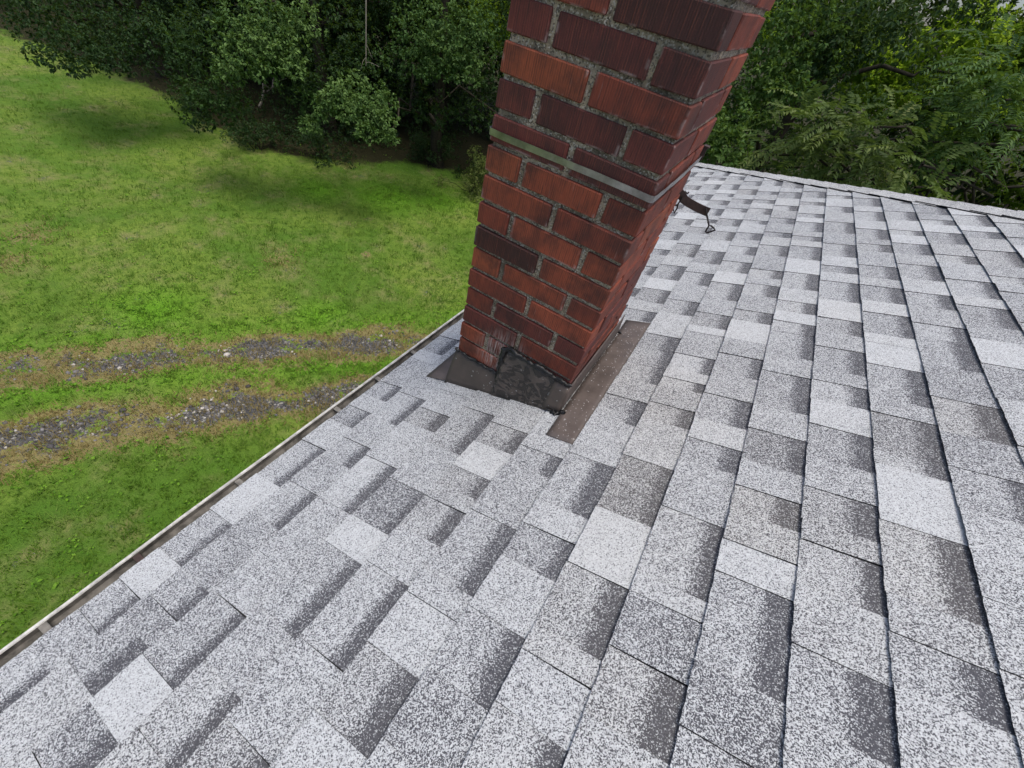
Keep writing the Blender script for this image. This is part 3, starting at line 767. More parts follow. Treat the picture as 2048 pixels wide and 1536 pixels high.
# bracket pieces held at the back corner of the chimney
def ribbon(name, pts, h, th, mat, parent, tilt=None):
    P = [np.array(p, float) for p in pts]; V = []; F = []
    T = np.gradient(np.array(P), axis=0)
    for p, t in zip(P, T):
        t = t / np.linalg.norm(t); upv = np.array(tilt if tilt else (0, 0, 1.0)); n = np.cross(t, upv); n /= np.linalg.norm(n); b = np.cross(n, t)
        for a_, c_ in ((-h/2, -th/2), (h/2, -th/2), (h/2, th/2), (-h/2, th/2)): V.append(p + b * a_ + n * c_)
    for i in range(len(P) - 1):
        for k in range(4): F.append((i*4+k, i*4+(k+1) % 4, (i+1)*4+(k+1) % 4, (i+1)*4+k))
    F.append((3, 2, 1, 0)); e = (len(P)-1)*4; F.append((e, e+1, e+2, e+3))
    return put(link(name, pymesh(name, V, F), None, [mat]), parent)
def pixY(px, py, Y):
    d = ray(px, py); t = (Y - CAM[1]) / d[1]; return CAM + t * d
zo = lambda x, y: (1240 + x / 6.98, 260 + y / 6.98)       # coordinates in an enlarged look at the bracket
YB = D + .022
upper = empty('strap_bracket', (0, D, -.32))
tag(upper, 'small dark bracket plate at the end of the steel strap behind the chimney', 'bracket')
p0 = pixY(*zo(1060, 340), YB); p1 = pixY(*zo(1180, 340), YB)
ribbon('plate', [(-.10, YB, p1[2]), (-.02, YB, p1[2]), (p1[0], YB, p1[2])], .034, .004, M['rust'], upper)
bm = bmesh.new(); box_bm(bm, p1[0] - .012, p1[0] + .004, YB - .006, YB + .016, p1[2] + .017, p1[2] + .021); put(link('lug', bm_mesh('lug', bm, .0006), None, [M['rust']]), upper)
pb = pixY(*zo(1100, 330), YB - .012)
v, f = tube([pb + np.array((0, 0, .012)), pb, pb - np.array((0, 0, .014))], .0028, 8); put(link('bolt', pymesh('bolt', v, f, True), None, [M['bolt']]), upper)
arm = empty('antenna_bracket', (0, D, -.45))
tag(arm, 'brown curved metal arm with triangular eye bolts behind the brick chimney', 'bracket')
apx = [(800, 830), (850, 900), (900, 975), (960, 1015), (1040, 1060), (1120, 1100), (1235, 1150)]
pts = [np.array((-.06, D + .012, -.385))] + [pixY(*zo(x, y), YB + .004 * i) for i, (x, y) in enumerate(apx)]
ribbon('arm', pts, .025, .003, M['rust'], arm)
def eye_bolt(pix, Y):
    P = [pixY(*zo(x, y), Y) for x, y in pix]
    v, f = tube(P, .0027, 7)
    put(link('eye_bolt', pymesh('eye_bolt', v, f, True), None, [M['bolt']]), arm)
eye_bolt([(1195, 1090), (1205, 1150), (1225, 1250), (1243, 1335), (1215, 1380), (1195, 1420), (1215, 1432), (1270, 1420), (1325, 1395), (1310, 1370), (1262, 1330)], YB + .015)
eye_bolt([(870, 935), (845, 985), (805, 1040), (800, 1090), (760, 1155), (735, 1090), (735, 1055), (795, 1048)], YB - .004)
eye_bolt([(905, 850), (912, 870), (940, 885), (962, 870)], YB + .02)

# ------------------------------------------------------------------ foliage
def unit(a): return a / (np.linalg.norm(a, axis=-1, keepdims=True) + 1e-9)
def leaf_blades(pos, d, nrm, L, Wd, fold=.25, lobed=False):
    n = len(pos); side = unit(np.cross(d, nrm)); nrm = np.cross(side, d)
    L = L[:, None]; Wd = Wd[:, None]
    a = pos; t = pos + d * L - nrm * L * .12
    m = pos + d * L * .55
    l = m + side * Wd * .5 + nrm * Wd * fold; r = m - side * Wd * .5 + nrm * Wd * fold
    V = np.stack([a, r, t, l], 1).reshape(-1, 3)
    b = np.arange(n)[:, None] * 4
    F = np.concatenate([b + np.array([[0, 1, 2]]), b + np.array([[0, 2, 3]])], 0)
    return V, F
def oak_bough(c, r, tips, L=.11, per=7, flat=.72, spread=1.0, tone0=.25):
    u = unit(rng.normal(size=(tips, 3))); rad = rng.random(tips) ** (1 / 2.4)
    p = u * rad[:, None] * r; p[:, 2] *= flat
    p[:, 2] -= .18 * (p[:, 0] ** 2 + p[:, 1] ** 2) / max(r, .01)
    o = unit(p + np.array([0, 0, .15 * r])); p = p + c
    pos = np.repeat(p, per, 0); oo = np.repeat(o, per, 0); n = len(pos)
    d = unit(oo * .75 + rng.normal(size=(n, 3)) * .75 * spread + np.array([0, 0, -.18]))
    nr = unit(np.array([0, 0, 1.0]) + oo * .5 + rng.normal(size=(n, 3)) * .35)
    LL = L * rng.uniform(.7, 1.25, n); WW = LL * rng.uniform(.42, .6, n)
    V, F = leaf_blades(pos + d * .015, d, nr, LL, WW)
    tone = np.clip(rng.normal(tone0, .13) + rng.normal(0, .09, tips), 0, 1)
    var = np.clip(np.repeat(tone, per) + rng.normal(0, .10, n), 0, 1)
    return V, F, np.repeat(var, 4)
def pinnate_bough(c, r, fronds, L=.085, leaflets=11, out=None):
    u = unit(rng.normal(size=(fronds, 3)) * np.array([1, 1, .6]) + (out if out is not None else 0)); p = u * (rng.random(fronds) ** .5)[:, None] * r * .8 + c
    Vs = []; Fs = []; vs_ = []; o = 0
    for k in range(fronds):
        d = unit(u[k] + np.array([0, 0, .15]) + rng.normal(size=3) * .3); sd = unit(np.cross(d, np.array([0, 0, 1.0]))); up = np.cross(sd, d)
        m = leaflets; s = np.linspace(.12, 1, m) * rng.uniform(.28, .42)
        spine = p[k] + s[:, None] * d - np.array([0, 0, 1.0]) * (s ** 2)[:, None] * .9
        pos = np.repeat(spine, 2, 0); sg = np.tile([1, -1], m)[:, None]
        dd = unit(sd * sg + d * .55 + rng.normal(size=(2*m, 3)) * .12 - np.array([0, 0, .35]))
        nn = unit(np.tile(up, (2*m, 1)) + rng.normal(size=(2*m, 3)) * .15)
        LL = L * rng.uniform(.8, 1.15, 2*m); V, F = leaf_blades(pos, dd, nn, LL, LL * .33, .1)
        Vs.append(V); Fs.append(F + o); o += len(V); vs_.append(np.repeat(np.clip(rng.normal(.5, .2) + rng.normal(0, .07, 2*m), 0, 1), 4))
    return np.concatenate(Vs), np.concatenate(Fs), np.concatenate(vs_)
def merge(parts):
    V = []; F = []; a = []; o = 0
    for v, f, t in parts: V.append(v); F.append(f + o); a.append(t); o += len(v)
    return np.concatenate(V), np.concatenate(F), np.concatenate(a)
def leaf_mesh(name, parts):
    V, F, a = merge(parts); return big_mesh(name, V, F, {'var': ('POINT', a)})
def limb(a, b, r0, r1, n=7, wob=.12, sides=6):
    a = np.array(a, float); b = np.array(b, float); L = np.linalg.norm(b - a); P = []
    for k in range(n):
        t = k / (n - 1); P.append(a + (b - a) * t + rng.normal(0, wob * L * .12, 3) * math.sin(math.pi * t) + np.array([0, 0, L * .08 * math.sin(math.pi * t)]))
    return tube(P, [r0 + (r1 - r0) * k / (n - 1) for k in range(n)], sides)
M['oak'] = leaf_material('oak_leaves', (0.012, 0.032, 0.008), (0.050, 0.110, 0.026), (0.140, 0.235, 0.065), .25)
M['deep'] = leaf_material('dark_leaves', (0.011, 0.030, 0.009), (0.026, 0.062, 0.018), (0.058, 0.110, 0.034), .25)
M['mid'] = leaf_material('green_leaves', (0.022, 0.058, 0.012), (0.055, 0.120, 0.026), (0.110, 0.190, 0.042), .32)
M['olive'] = leaf_material('olive_leaflets', (0.045, 0.080, 0.020), (0.095, 0.145, 0.036), (0.180, 0.215, 0.060), .32)
M['lime'] = leaf_material('sunlit_lime_leaves', (0.10, 0.19, 0.014), (0.18, 0.31, 0.022), (0.28, 0.41, 0.04), .5, (0.45, 0.62, 0.04))  # sunlit, backlit look of the far foliage painted into its leaf colours
M['weed'] = leaf_material('weed_leaves', (0.07, 0.175, 0.012), (0.14, 0.31, 0.018), (0.22, 0.40, 0.04), .35)
M['grass'] = leaf_material('grass_blades', (0.066, 0.160, 0.014), (0.140, 0.260, 0.028), (0.25, 0.34, 0.085), .4)
M['straw'] = leaf_material('dry_grass', (0.16, 0.13, 0.045), (0.29, 0.235, 0.090), (0.40, 0.34, 0.15), .3, (0.3, 0.25, 0.1))

GAPS = [(1745, 125, 30, 60), (1805, 165, 28, 32), (1915, 78, 30, 24), (1965, 60, 20, 26)]
def in_gap(c, r):
    px, py, z = project(c)
    if z < .5: return False
    e = FPX * r / z * .34
    return any(((px - gx_) / (a_ + e)) ** 2 + ((py - gy_) / (b_ + e)) ** 2 < 1 for gx_, gy_, a_, b_ in GAPS)
def make_tree(name, label, base, boughs, mat, kind='oak', trunk_r=.18, lean=(0, 0), top=None, L=.082, group='trees along the edge of the wood', limbs=7, twigmat=None):
    base = np.array([base[0], base[1], ZG]); root = empty(name, tuple(base)); tag(root, label, 'tree', group)
    if not name.startswith('lime'): boughs = [b for b in boughs if not in_gap(b[0], b[1])]
    cs = np.array([b[0] for b in boughs]); ctr = cs.mean(0)
    zt = top if top is not None else np.percentile(cs[:, 2], 85)
    pts = [base + np.array([0, 0, -.2])]
    for t in np.linspace(.12, 1, 8):
        pts.append(np.array([base[0] + lean[0]*t + rng.normal(0, .06), base[1] + lean[1]*t + rng.normal(0, .06), ZG + (zt - ZG) * t]))
    tubes = [tube(pts, [trunk_r * (1.25 if k == 0 else 1 - .085 * k) for k in range(len(pts))], 9)]
    idx = rng.permutation(len(boughs))[:limbs]
    for i in idx:
        c = boughs[i][0]; zz = min(max(c[2] - .8, ZG + 1.0), zt - .3); t = (zz - ZG) / (zt - ZG)
        st = np.array([base[0] + lean[0]*t, base[1] + lean[1]*t, zz]); tubes.append(limb(st, c, trunk_r * .32, .012, 7, .5))
    v, f = join_tubes(tubes)
    put(link('trunk', pymesh('trunk', v, f, True), None, [M['bark']]), root)
    parts = []
    for b in boughs:
        c, r, n = b[:3]
        parts.append(oak_bough(c, r, int(n * 1.6), L, 8, tone0=b[3] if len(b) > 3 else .07) if kind == 'oak' else pinnate_bough(c, r, n, L))  # boughs without a tone get dark leaves: crown shade put into the colour
    put(link('crown', leaf_mesh('crown', parts), None, [mat]), root)
    return root
def shell(base, rx, rz, zc, n, br=(.55, .95), tips=(40, 62), zmin=ZG + .4, front=None):
    out = []
    while len(out) < n:
        u = unit(rng.normal(size=3)); rr = rng.random() ** .45
        c = np.array([base[0] + u[0]*rx*rr, base[1] + u[1]*rx*rr, zc + u[2]*rz*rr])
        if c[2] < zmin: continue
        out.append((c, rng.uniform(*br), int(rng.integers(*tips))))
    return out
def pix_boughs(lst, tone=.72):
    return [(at_dist(px, py, d), r, n, tone) for px, py, d, r, n in lst]  # tone puts the light on front boughs and shade on rear ones into leaf colour

# trees on the left, along the lawn
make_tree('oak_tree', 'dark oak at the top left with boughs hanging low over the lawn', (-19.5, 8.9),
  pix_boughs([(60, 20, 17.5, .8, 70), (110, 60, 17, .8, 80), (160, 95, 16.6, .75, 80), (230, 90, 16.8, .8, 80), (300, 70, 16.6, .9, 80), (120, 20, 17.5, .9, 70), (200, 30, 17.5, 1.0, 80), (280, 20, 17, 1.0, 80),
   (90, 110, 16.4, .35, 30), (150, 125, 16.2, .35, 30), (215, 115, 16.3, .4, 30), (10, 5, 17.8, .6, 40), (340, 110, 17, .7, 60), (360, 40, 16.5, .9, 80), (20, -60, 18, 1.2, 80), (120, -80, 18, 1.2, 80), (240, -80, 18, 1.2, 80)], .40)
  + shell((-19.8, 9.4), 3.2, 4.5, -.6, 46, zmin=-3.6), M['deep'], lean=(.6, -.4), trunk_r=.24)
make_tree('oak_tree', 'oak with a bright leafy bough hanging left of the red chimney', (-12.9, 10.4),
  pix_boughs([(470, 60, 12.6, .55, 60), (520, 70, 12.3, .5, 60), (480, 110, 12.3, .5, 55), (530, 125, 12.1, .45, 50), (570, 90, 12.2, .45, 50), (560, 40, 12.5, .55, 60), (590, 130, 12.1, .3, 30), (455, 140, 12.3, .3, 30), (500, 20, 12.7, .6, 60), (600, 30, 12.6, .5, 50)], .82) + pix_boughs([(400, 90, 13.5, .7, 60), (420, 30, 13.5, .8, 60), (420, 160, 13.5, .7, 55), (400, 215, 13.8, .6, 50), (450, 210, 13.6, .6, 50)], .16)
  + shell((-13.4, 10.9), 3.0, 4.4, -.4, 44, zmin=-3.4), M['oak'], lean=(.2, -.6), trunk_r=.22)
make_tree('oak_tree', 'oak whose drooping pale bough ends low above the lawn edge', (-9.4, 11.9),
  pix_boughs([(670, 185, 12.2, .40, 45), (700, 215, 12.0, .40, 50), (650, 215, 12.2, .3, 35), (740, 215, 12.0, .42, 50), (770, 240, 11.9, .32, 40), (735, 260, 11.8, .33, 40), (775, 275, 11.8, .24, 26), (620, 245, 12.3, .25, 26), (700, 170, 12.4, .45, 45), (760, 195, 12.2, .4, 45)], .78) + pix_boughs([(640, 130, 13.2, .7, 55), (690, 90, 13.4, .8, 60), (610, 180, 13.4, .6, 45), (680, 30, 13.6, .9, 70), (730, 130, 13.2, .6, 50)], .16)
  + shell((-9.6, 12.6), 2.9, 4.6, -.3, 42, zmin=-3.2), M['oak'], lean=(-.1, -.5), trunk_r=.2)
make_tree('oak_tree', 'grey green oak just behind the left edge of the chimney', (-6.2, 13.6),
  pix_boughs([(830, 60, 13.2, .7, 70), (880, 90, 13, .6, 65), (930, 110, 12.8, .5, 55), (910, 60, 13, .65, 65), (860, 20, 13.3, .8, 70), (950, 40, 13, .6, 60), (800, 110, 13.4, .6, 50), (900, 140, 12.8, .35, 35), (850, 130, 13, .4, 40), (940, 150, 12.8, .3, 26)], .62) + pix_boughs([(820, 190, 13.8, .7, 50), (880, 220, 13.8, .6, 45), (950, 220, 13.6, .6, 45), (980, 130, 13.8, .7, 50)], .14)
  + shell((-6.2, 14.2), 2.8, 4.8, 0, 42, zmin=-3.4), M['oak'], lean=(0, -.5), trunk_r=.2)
make_tree('maple_tree', 'dark bushy maple filling the gap behind the oak boughs', (-11.3, 14.6), shell((-11.3, 14.6), 3.0, 5.0, -.8, 52, zmin=-5.2), M['deep'], trunk_r=.2)
make_tree('maple_tree', 'dark maple in the shade between the two left oaks', (-16.6, 12.8), shell((-16.6, 12.8), 3.0, 4.6, -1.2, 52, zmin=-5.2), M['deep'], trunk_r=.2)
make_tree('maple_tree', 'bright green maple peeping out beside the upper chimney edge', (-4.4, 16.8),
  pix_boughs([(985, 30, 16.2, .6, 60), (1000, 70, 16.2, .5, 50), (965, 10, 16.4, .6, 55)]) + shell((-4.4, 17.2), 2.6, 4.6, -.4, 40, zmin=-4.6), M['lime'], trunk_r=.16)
# trees on the right, beyond the hip
make_tree('walnut_sapling', 'olive green sapling with drooping compound leaves just beyond the hip', (3.0, 6.9),
  pix_boughs([(1600, 225, 6.6, .30, 14), (1650, 240, 6.5, .32, 15), (1705, 225, 6.4, .30, 14), (1745, 255, 6.3, .30, 14), (1680, 275, 6.4, .36, 18), (1620, 275, 6.6, .34, 17), (1570, 285, 6.7, .30, 14), (1730, 300, 6.3, .34, 16), (1780, 255, 6.3, .24, 9),
   (1640, 320, 6.5, .36, 18), (1700, 335, 6.4, .36, 18), (1570, 335, 6.7, .32, 15), (1790, 330, 6.3, .30, 12), (1845, 330, 6.2, .28, 11), (1620, 355, 6.5, .36, 16), (1760, 365, 6.3, .36, 16), (1830, 375, 6.2, .32, 14), (1540, 310, 6.8, .25, 9)])
  + shell((3.0, 6.9), .9, 1.2, -2.6, 10, (.3, .45), (14, 20)), M['olive'], 'pin', trunk_r=.05, L=.078, limbs=18, top=-1.0)
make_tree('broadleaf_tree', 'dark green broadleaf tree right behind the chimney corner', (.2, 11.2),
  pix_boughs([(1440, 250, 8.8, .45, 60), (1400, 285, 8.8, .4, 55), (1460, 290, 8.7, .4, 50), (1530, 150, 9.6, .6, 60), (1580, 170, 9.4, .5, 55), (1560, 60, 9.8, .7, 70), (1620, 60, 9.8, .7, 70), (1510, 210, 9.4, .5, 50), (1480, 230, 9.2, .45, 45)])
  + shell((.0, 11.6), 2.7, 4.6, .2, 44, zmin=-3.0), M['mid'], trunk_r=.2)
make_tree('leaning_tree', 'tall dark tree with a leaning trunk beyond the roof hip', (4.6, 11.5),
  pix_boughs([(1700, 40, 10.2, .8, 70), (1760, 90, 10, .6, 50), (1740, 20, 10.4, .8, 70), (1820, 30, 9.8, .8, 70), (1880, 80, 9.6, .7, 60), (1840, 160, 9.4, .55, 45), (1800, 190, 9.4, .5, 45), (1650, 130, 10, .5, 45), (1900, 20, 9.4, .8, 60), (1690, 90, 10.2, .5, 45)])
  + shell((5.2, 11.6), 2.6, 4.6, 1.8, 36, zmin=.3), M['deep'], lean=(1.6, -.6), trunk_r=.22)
make_tree('locust_tree', 'blue green tree with fine leaves at the right edge of the picture', (7.2, 8.2),
  pix_boughs([(1960, 190, 7.2, .45, 22), (2010, 200, 7.0, .45, 22), (1930, 240, 7.2, .42, 20), (1985, 250, 7.0, .45, 22), (1900, 290, 7.2, .36, 16), (2040, 260, 6.9, .4, 20), (1960, 290, 7.0, .35, 16), (1880, 240, 7.3, .35, 15), (2040, 140, 7, .45, 20), (1990, 120, 7.2, .45, 20), (1940, 330, 7.0, .28, 9)])
  + shell((7.4, 8.4), 1.6, 2.4, .4, 16, (.5, .7), (22, 30), zmin=-2), M['mid'], 'pin', trunk_r=.1, L=.07, limbs=16, top=1.6)
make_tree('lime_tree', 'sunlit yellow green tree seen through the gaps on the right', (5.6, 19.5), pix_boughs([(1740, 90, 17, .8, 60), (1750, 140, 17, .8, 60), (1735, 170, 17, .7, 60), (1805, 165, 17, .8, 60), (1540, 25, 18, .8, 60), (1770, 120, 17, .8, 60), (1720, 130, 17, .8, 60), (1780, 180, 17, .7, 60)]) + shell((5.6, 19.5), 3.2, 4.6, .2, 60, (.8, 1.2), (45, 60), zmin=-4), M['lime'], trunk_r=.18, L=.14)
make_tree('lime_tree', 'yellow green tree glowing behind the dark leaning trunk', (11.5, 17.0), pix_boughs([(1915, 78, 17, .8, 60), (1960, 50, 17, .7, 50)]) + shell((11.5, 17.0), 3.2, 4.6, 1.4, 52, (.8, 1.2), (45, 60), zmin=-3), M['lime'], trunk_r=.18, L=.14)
make_tree('broadleaf_tree', 'shaded broadleaf tree low behind the sapling', (1.6, 9.2), shell((1.8, 9.4), 1.6, 1.6, -3.0, 26, (.5, .8), (40, 60), zmin=-5.4), M['deep'], trunk_r=.1)
make_tree('broadleaf_tree', 'shaded broadleaf tree behind the right end of the hip', (6.4, 10.6), shell((6.6, 10.4), 2.0, 2.2, -2.2, 30, (.6, .9), (40, 60), zmin=-5.4), M['deep'], trunk_r=.12)
make_tree('broadleaf_tree', 'dense dark tree at the upper right corner', (10.2, 10.2), shell((10.2, 10.2), 2.6, 4.4, .6, 46, (.6, 1.0), (45, 65), zmin=-4), M['deep'], trunk_r=.18)
# fallen pale branch and hanging dead twig
root = empty('fallen_branch', tuple(on_ground(545, 215) * np.array([1, 1, 1])))
tag(root, 'pale fallen branch lying in the dark under the oak', 'branch')
a_ = on_ground(520, 222) + np.array([0, 0, .12]); b_ = on_ground(556, 200) + np.array([0, 0, .75])
v, f = join_tubes([limb(a_, b_, .045, .03, 7, .4), limb((a_ + b_) / 2, b_ + np.array([.5, .3, .1]), .02, .008, 5, .4)])
put(link('stem', pymesh('stem', v, f, True), None, [M['twig']]), root)
root = empty('dead_twig', tuple(at_dist(732, 20, 11.6))); tag(root, 'bare pale dead twig hanging straight down between the oak boughs', 'twig')
pp = [at_dist(732, y, 11.6) for y in (-40, 20, 60, 100, 132)]
v, f = join_tubes([tube(pp, [.016, .014, .012, .009, .006], 6), limb(at_dist(733, 108, 11.6), at_dist(722, 138, 11.6), .006, .003, 5, .4), limb(at_dist(733, 125, 11.6), at_dist(758, 134, 11.55), .006, .003, 5, .4), limb(at_dist(733, 90, 11.6), at_dist(745, 118, 11.6), .005, .002, 5, .4)])
put(link('stem', pymesh('stem', v, f, True), None, [M['twig']]), root)

# shrubs at the wood edge
def shrub(name, label, px, py, r, h, n, mat, L=.06):
    b = on_ground(px, py); root = empty(name, tuple(b)); tag(root, label, 'shrub', 'shrubs at the edge of the wood')
    parts = []; tb = []
    for _ in range(n):
        c = b + np.array([rng.normal(0, r * .5), rng.normal(0, r * .5), rng.uniform(.12, h)]); parts.append(oak_bough(c, r * .38, 34, L, 5, tone0=.75 if mat is M['olive'] else .3))
        tb.append(limb(b + np.array([rng.normal(0, .06), rng.normal(0, .06), 0]), c, .012, .004, 5, .4, 5))
    v, f = join_tubes(tb); put(link('stem', pymesh('stem', v, f, True), None, [M['bark']]), root)
    put(link('foliage', leaf_mesh('foliage', parts), None, [mat]), root)
shrub('round_shrub', 'light green shrub at the lawn edge touching the left side of the chimney', 945, 385, .75, 1.1, 16, M['olive'], .07)
shrub('round_shrub', 'dark shrub in shade below the drooping oak bough', 640, 318, .8, .8, 12, M['deep'], .07)
shrub('round_shrub', 'dull shrub by the fallen branch under the bright oak', 520, 300, .8, .7, 12, M['deep'], .07)
shrub('round_shrub', 'grey green shrub where the wood edge meets the lawn at left', 405, 225, .8, .9, 14, M['oak'], .08)
shrub('round_shrub', 'low dark shrub right of the drooping oak bough', 860, 330, .8, .9, 14, M['deep'], .07)

# undergrowth and the wood behind, too dense to count
parts = []
def inside_pts(n, dmin, dmax):
    out = []
    seg = np.array(edge_line)
    while len(out) < n:
        k = rng.integers(0, len(seg) - 1); t = rng.random(); a_ = seg[k] + (seg[k+1] - seg[k]) * t; tv = unit(seg[k+1] - seg[k]); nv = np.array([-tv[1], tv[0]])
        out.append(a_ + nv * rng.uniform(dmin, dmax))
    return np.array(out)
for q in inside_pts(330, .5, 9):
    c = np.array([q[0], q[1], ZG + rng.uniform(.05, .6)]); parts.append(oak_bough(c, rng.uniform(.35, .7), 30, .09, 4))
for _ in range(150):
    c = np.array([rng.uniform(-3, 12), rng.uniform(8.5, 15), ZG + rng.uniform(.1, 3.2)]); parts.append(oak_bough(c, rng.uniform(.5, .9), 30, .11, 4))
for q in inside_pts(260, 1.6, 9):
    c = np.array([q[0], q[1], ZG + rng.uniform(.4, 3.4)]); parts.append(oak_bough(c, rng.uniform(.5, .9), 36, .10, 5, tone0=.08))
ug = link('undergrowth', leaf_mesh('undergrowth', parts), None, [M['deep']]); tag(ug, 'tangled dark undergrowth on the floor of the wood', 'undergrowth', kind='stuff')
parts = []
def wood_ok(c):
    return True
for _ in range(900):
    th = rng.uniform(-1.45, 1.05); rr = rng.uniform(19, 27)
    c = np.array([rr * math.sin(th), rr * math.cos(th) - 1, rng.uniform(ZG + .3, 6.5)])
    if c[0] < -17 and c[1] < 9.5: continue
    if c[1] < 6: continue
    if c[2] > 1.2 and rng.random() < .35 and c[0] > 0: continue
    parts.append(oak_bough(c, rng.uniform(1.1, 1.7), 46, .2, 5))
for _ in range(460):
    c = np.array([rng.uniform(-38, -12), rng.uniform(10.5, 21), rng.uniform(ZG + .2, 3.0)]); parts.append(oak_bough(c, rng.uniform(.9, 1.5), 46, .17, 5, tone0=.1))
wd = link('woods', leaf_mesh('woods', parts), None, [M['deep']]); tag(wd, 'dense green wood standing as one mass behind the nearer trees', 'wood', kind='stuff')

# ------------------------------------------------------------------ grass, weeds, gravel
def scatter(n, xr, yr, dens=1.4, dref=6.5):
    P = np.column_stack([rng.uniform(*xr, n), rng.uniform(*yr, n)])
    d = np.linalg.norm(np.column_stack([P, np.full(n, ZG)]) - CAM, axis=1)
    keep = rng.random(n) < np.clip((dref / d) ** dens, 0, 1)
    P = P[keep]
    px, py, z = project_many(P); ok = (z > .2) & (px > -120) & (px < 1150) & (py > -40) & (py < 1500)
    return P[ok]
def project_many(P):
    Q = np.column_stack([P, np.full(len(P), ZG)]) - CAM; z = Q @ CF
    return 1024 + FPX * (Q @ CR) / z, 768 - FPX * (Q @ CU) / z, z
def blades(P, per, L0, L1, w, spread, varf):
    n = len(P) * per; b = np.repeat(P, per, 0) + rng.normal(0, spread, (n, 2)); pos = np.column_stack([b, gheight(b) - .004])
    th = rng.uniform(0, 2*math.pi, n); lean = rng.uniform(.25, 1.1, n)
    d = np.column_stack([np.cos(th) * lean, np.sin(th) * lean, np.ones(n)]); d = unit(d)
    L = rng.uniform(L0, L1, n)[:, None]; s = np.column_stack([-np.sin(th), np.cos(th), np.zeros(n)]) * w * rng.uniform(.6, 1.4, n)[:, None]
    V = np.stack([pos - s, pos + s, pos + d * L], 1).reshape(-1, 3); F = np.arange(n * 3).reshape(-1, 3)
    return V, F, np.repeat(np.clip(varf(b) + rng.normal(0, .13, n), 0, 1), 3)
def patch(b):
    return .45 + .22 * np.sin(b[:, 0] * 1.1 + 2 * np.sin(b[:, 1] * .8)) * np.cos(b[:, 1] * 1.3 + b[:, 0] * .4) + .12 * np.sin(b[:, 0] * 3.7 + b[:, 1] * 4.9)
P = scatter(90000, (-26, -0.9), (-5, 12)); g, dr, so_, lu = masks(P)
keep = (rng.random(len(P)) > g * 1.3 + .35 * dr) & (rng.random(len(P)) > so_ * 1.1); P = P[keep]
tall = P[(rng.random(len(P)) < .022) & (P[:, 0] > -9)]
grass = link('grass', leaf_mesh('grass', [blades(P, 6, .045, .11, .0058, .04, patch), blades(tall, 16, .10, .22, .0050, .05, lambda b: patch(b) + .12)]), None, [M['grass']])
tag(grass, 'short mown green grass covering the lawn', 'grass', kind='stuff')
P = scatter(60000, (-12, -0.9), (-5, 6)); g, dr, so_, lu = masks(P)
P1 = P[(rng.random(len(P)) < dr * .7 + g * .25)]
dry = link('dry_grass', leaf_mesh('dry_grass', [blades(P1, 7, .04, .11, .0055, .05, lambda b: np.full(len(b), .5))]), None, [M['straw']])
tag(dry, 'straw coloured dry grass beside the gravel wheel tracks', 'dry grass', kind='stuff')
P = scatter(60000, (-14, -0.9), (-5, 11)); g, dr, so_, lu = masks(P)
P2 = P[(rng.random(len(P)) < lu * .6 + .05) & (g < .3)]
n = len(P2) * 5; b = np.repeat(P2, 5, 0) + rng.normal(0, .03, (n, 2)); pos = np.column_stack([b, gheight(b) + rng.uniform(.02, .075, n)])
dd = unit(np.column_stack([rng.normal(size=(n, 2)), rng.normal(0, .25, n)])); nn = unit(np.column_stack([rng.normal(0, .3, (n, 2)), np.ones(n)]))
LL = rng.uniform(.022, .05, n); V, F = leaf_blades(pos, dd, nn, LL, LL * .75, .12)
wds = link('weeds', big_mesh('weeds', V, F, {'var': ('POINT', np.repeat(rng.random(n), 4))}), None, [M['weed']])
tag(wds, 'bright green broadleaf weeds spreading over the lawn beside the gravel', 'weeds', kind='stuff')
k = NT('gravel_stones'); a_ = k.attr('var')
c = k.mix(k.mapr(a_, 0.0, 0.78, smooth=False), (0.050, 0.048, 0.054), (0.22, 0.215, 0.22)); c = k.mix(k.mapr(a_, 0.86, 0.9), c, (0.48, 0.46, 0.42)); M['stone'] = k.base(c, .85, 0, .3)
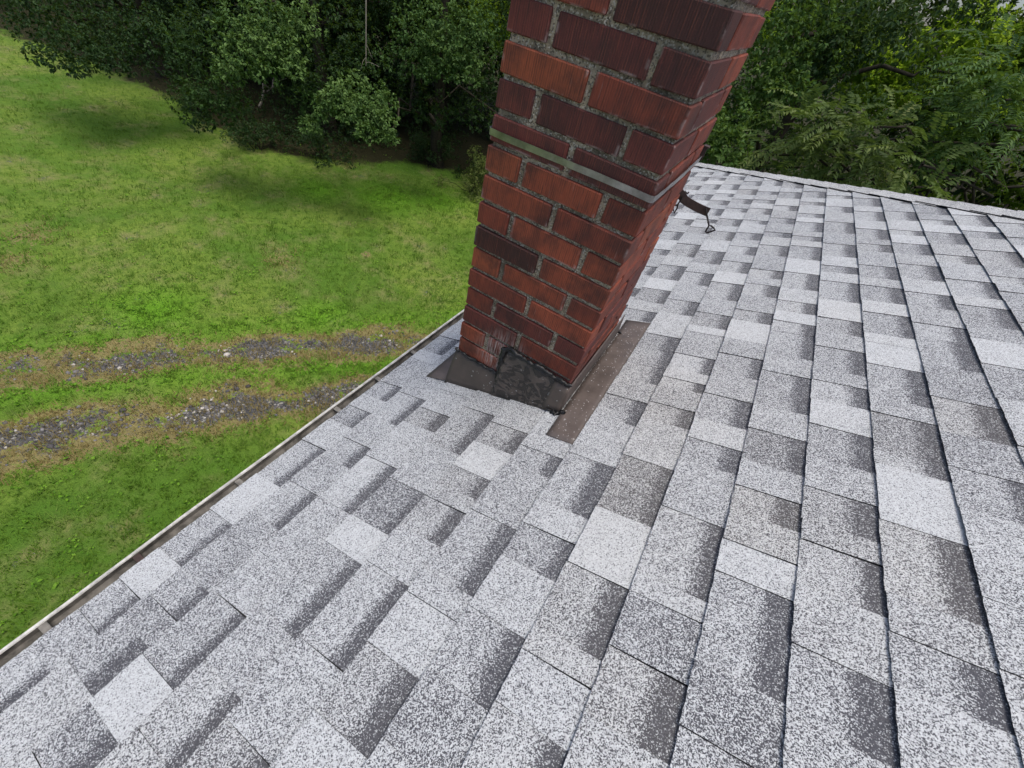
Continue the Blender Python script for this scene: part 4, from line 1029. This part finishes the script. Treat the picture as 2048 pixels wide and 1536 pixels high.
ico_v = np.array([(0,0,1),(.89,0,.45),(.28,.85,.45),(-.72,.53,.45),(-.72,-.53,.45),(.28,-.85,.45),(.72,.53,-.45),(-.28,.85,-.45),(-.89,0,-.45),(-.28,-.85,-.45),(.72,-.53,-.45)])
ico_f = np.array([(0,1,2),(0,2,3),(0,3,4),(0,4,5),(0,5,1),(1,6,2),(2,7,3),(3,8,4),(4,9,5),(5,10,1),(6,7,2),(7,8,3),(8,9,4),(9,10,5),(10,6,1)])
def stones(poly, name, label, seed_white):
    P = scatter(42000, (-9, -0.9), (-4, 7), .6); d, _ = dist_poly(P, poly); nz = .5 + .5 * np.sin(P[:, 0] * 5.1 + np.sin(P[:, 1] * 3.7) * 2) * np.cos(P[:, 1] * 4.3)
    d = np.abs(d + .09 * np.sin(P[:, 0] * 3.1 + P[:, 1] * 1.7) + .07 * np.sin(P[:, 0] * 7.3 - P[:, 1] * 4.1))
    P = P[rng.random(len(P)) < np.clip(1.3 - d / .30, 0, 1) * np.clip(nz * 1.9 - .45, 0.03, 1) * .7]
    n = len(P); r = rng.gamma(4, .0035, n) + .006
    jit = 1 + rng.normal(0, .22, (n, len(ico_v), 3)); V = ico_v[None] * jit * r[:, None, None] * np.array([1, 1, .6]); th = rng.uniform(0, 6.28, n)
    c_, s_ = np.cos(th)[:, None], np.sin(th)[:, None]; x = V[..., 0] * c_ - V[..., 1] * s_; y = V[..., 0] * s_ + V[..., 1] * c_
    V = np.stack([x, y, V[..., 2]], -1) + np.column_stack([P, gheight(P) + r * .15])[:, None, :]
    F = (ico_f[None] + (np.arange(n) * len(ico_v))[:, None, None]).reshape(-1, 3)
    var = rng.random(n) * .8
    wp = on_ground(*seed_white)[:2]; dw = np.linalg.norm(P - wp, axis=1); var[(rng.random(n) < .05) | ((dw < .35) & (rng.random(n) < .45))] = .95
    o = link(name, big_mesh(name, V.reshape(-1, 3), F, {'var': ('POINT', np.repeat(var, len(ico_v)))}), None, [M['stone']]); tag(o, label, 'gravel', kind='stuff')
stones(tr1, 'gravel', 'dark loose gravel in the wheel track farther from the house', (420, 700))
stones(tr2, 'gravel', 'dark and white gravel in the wheel track nearer the house', (385, 815))
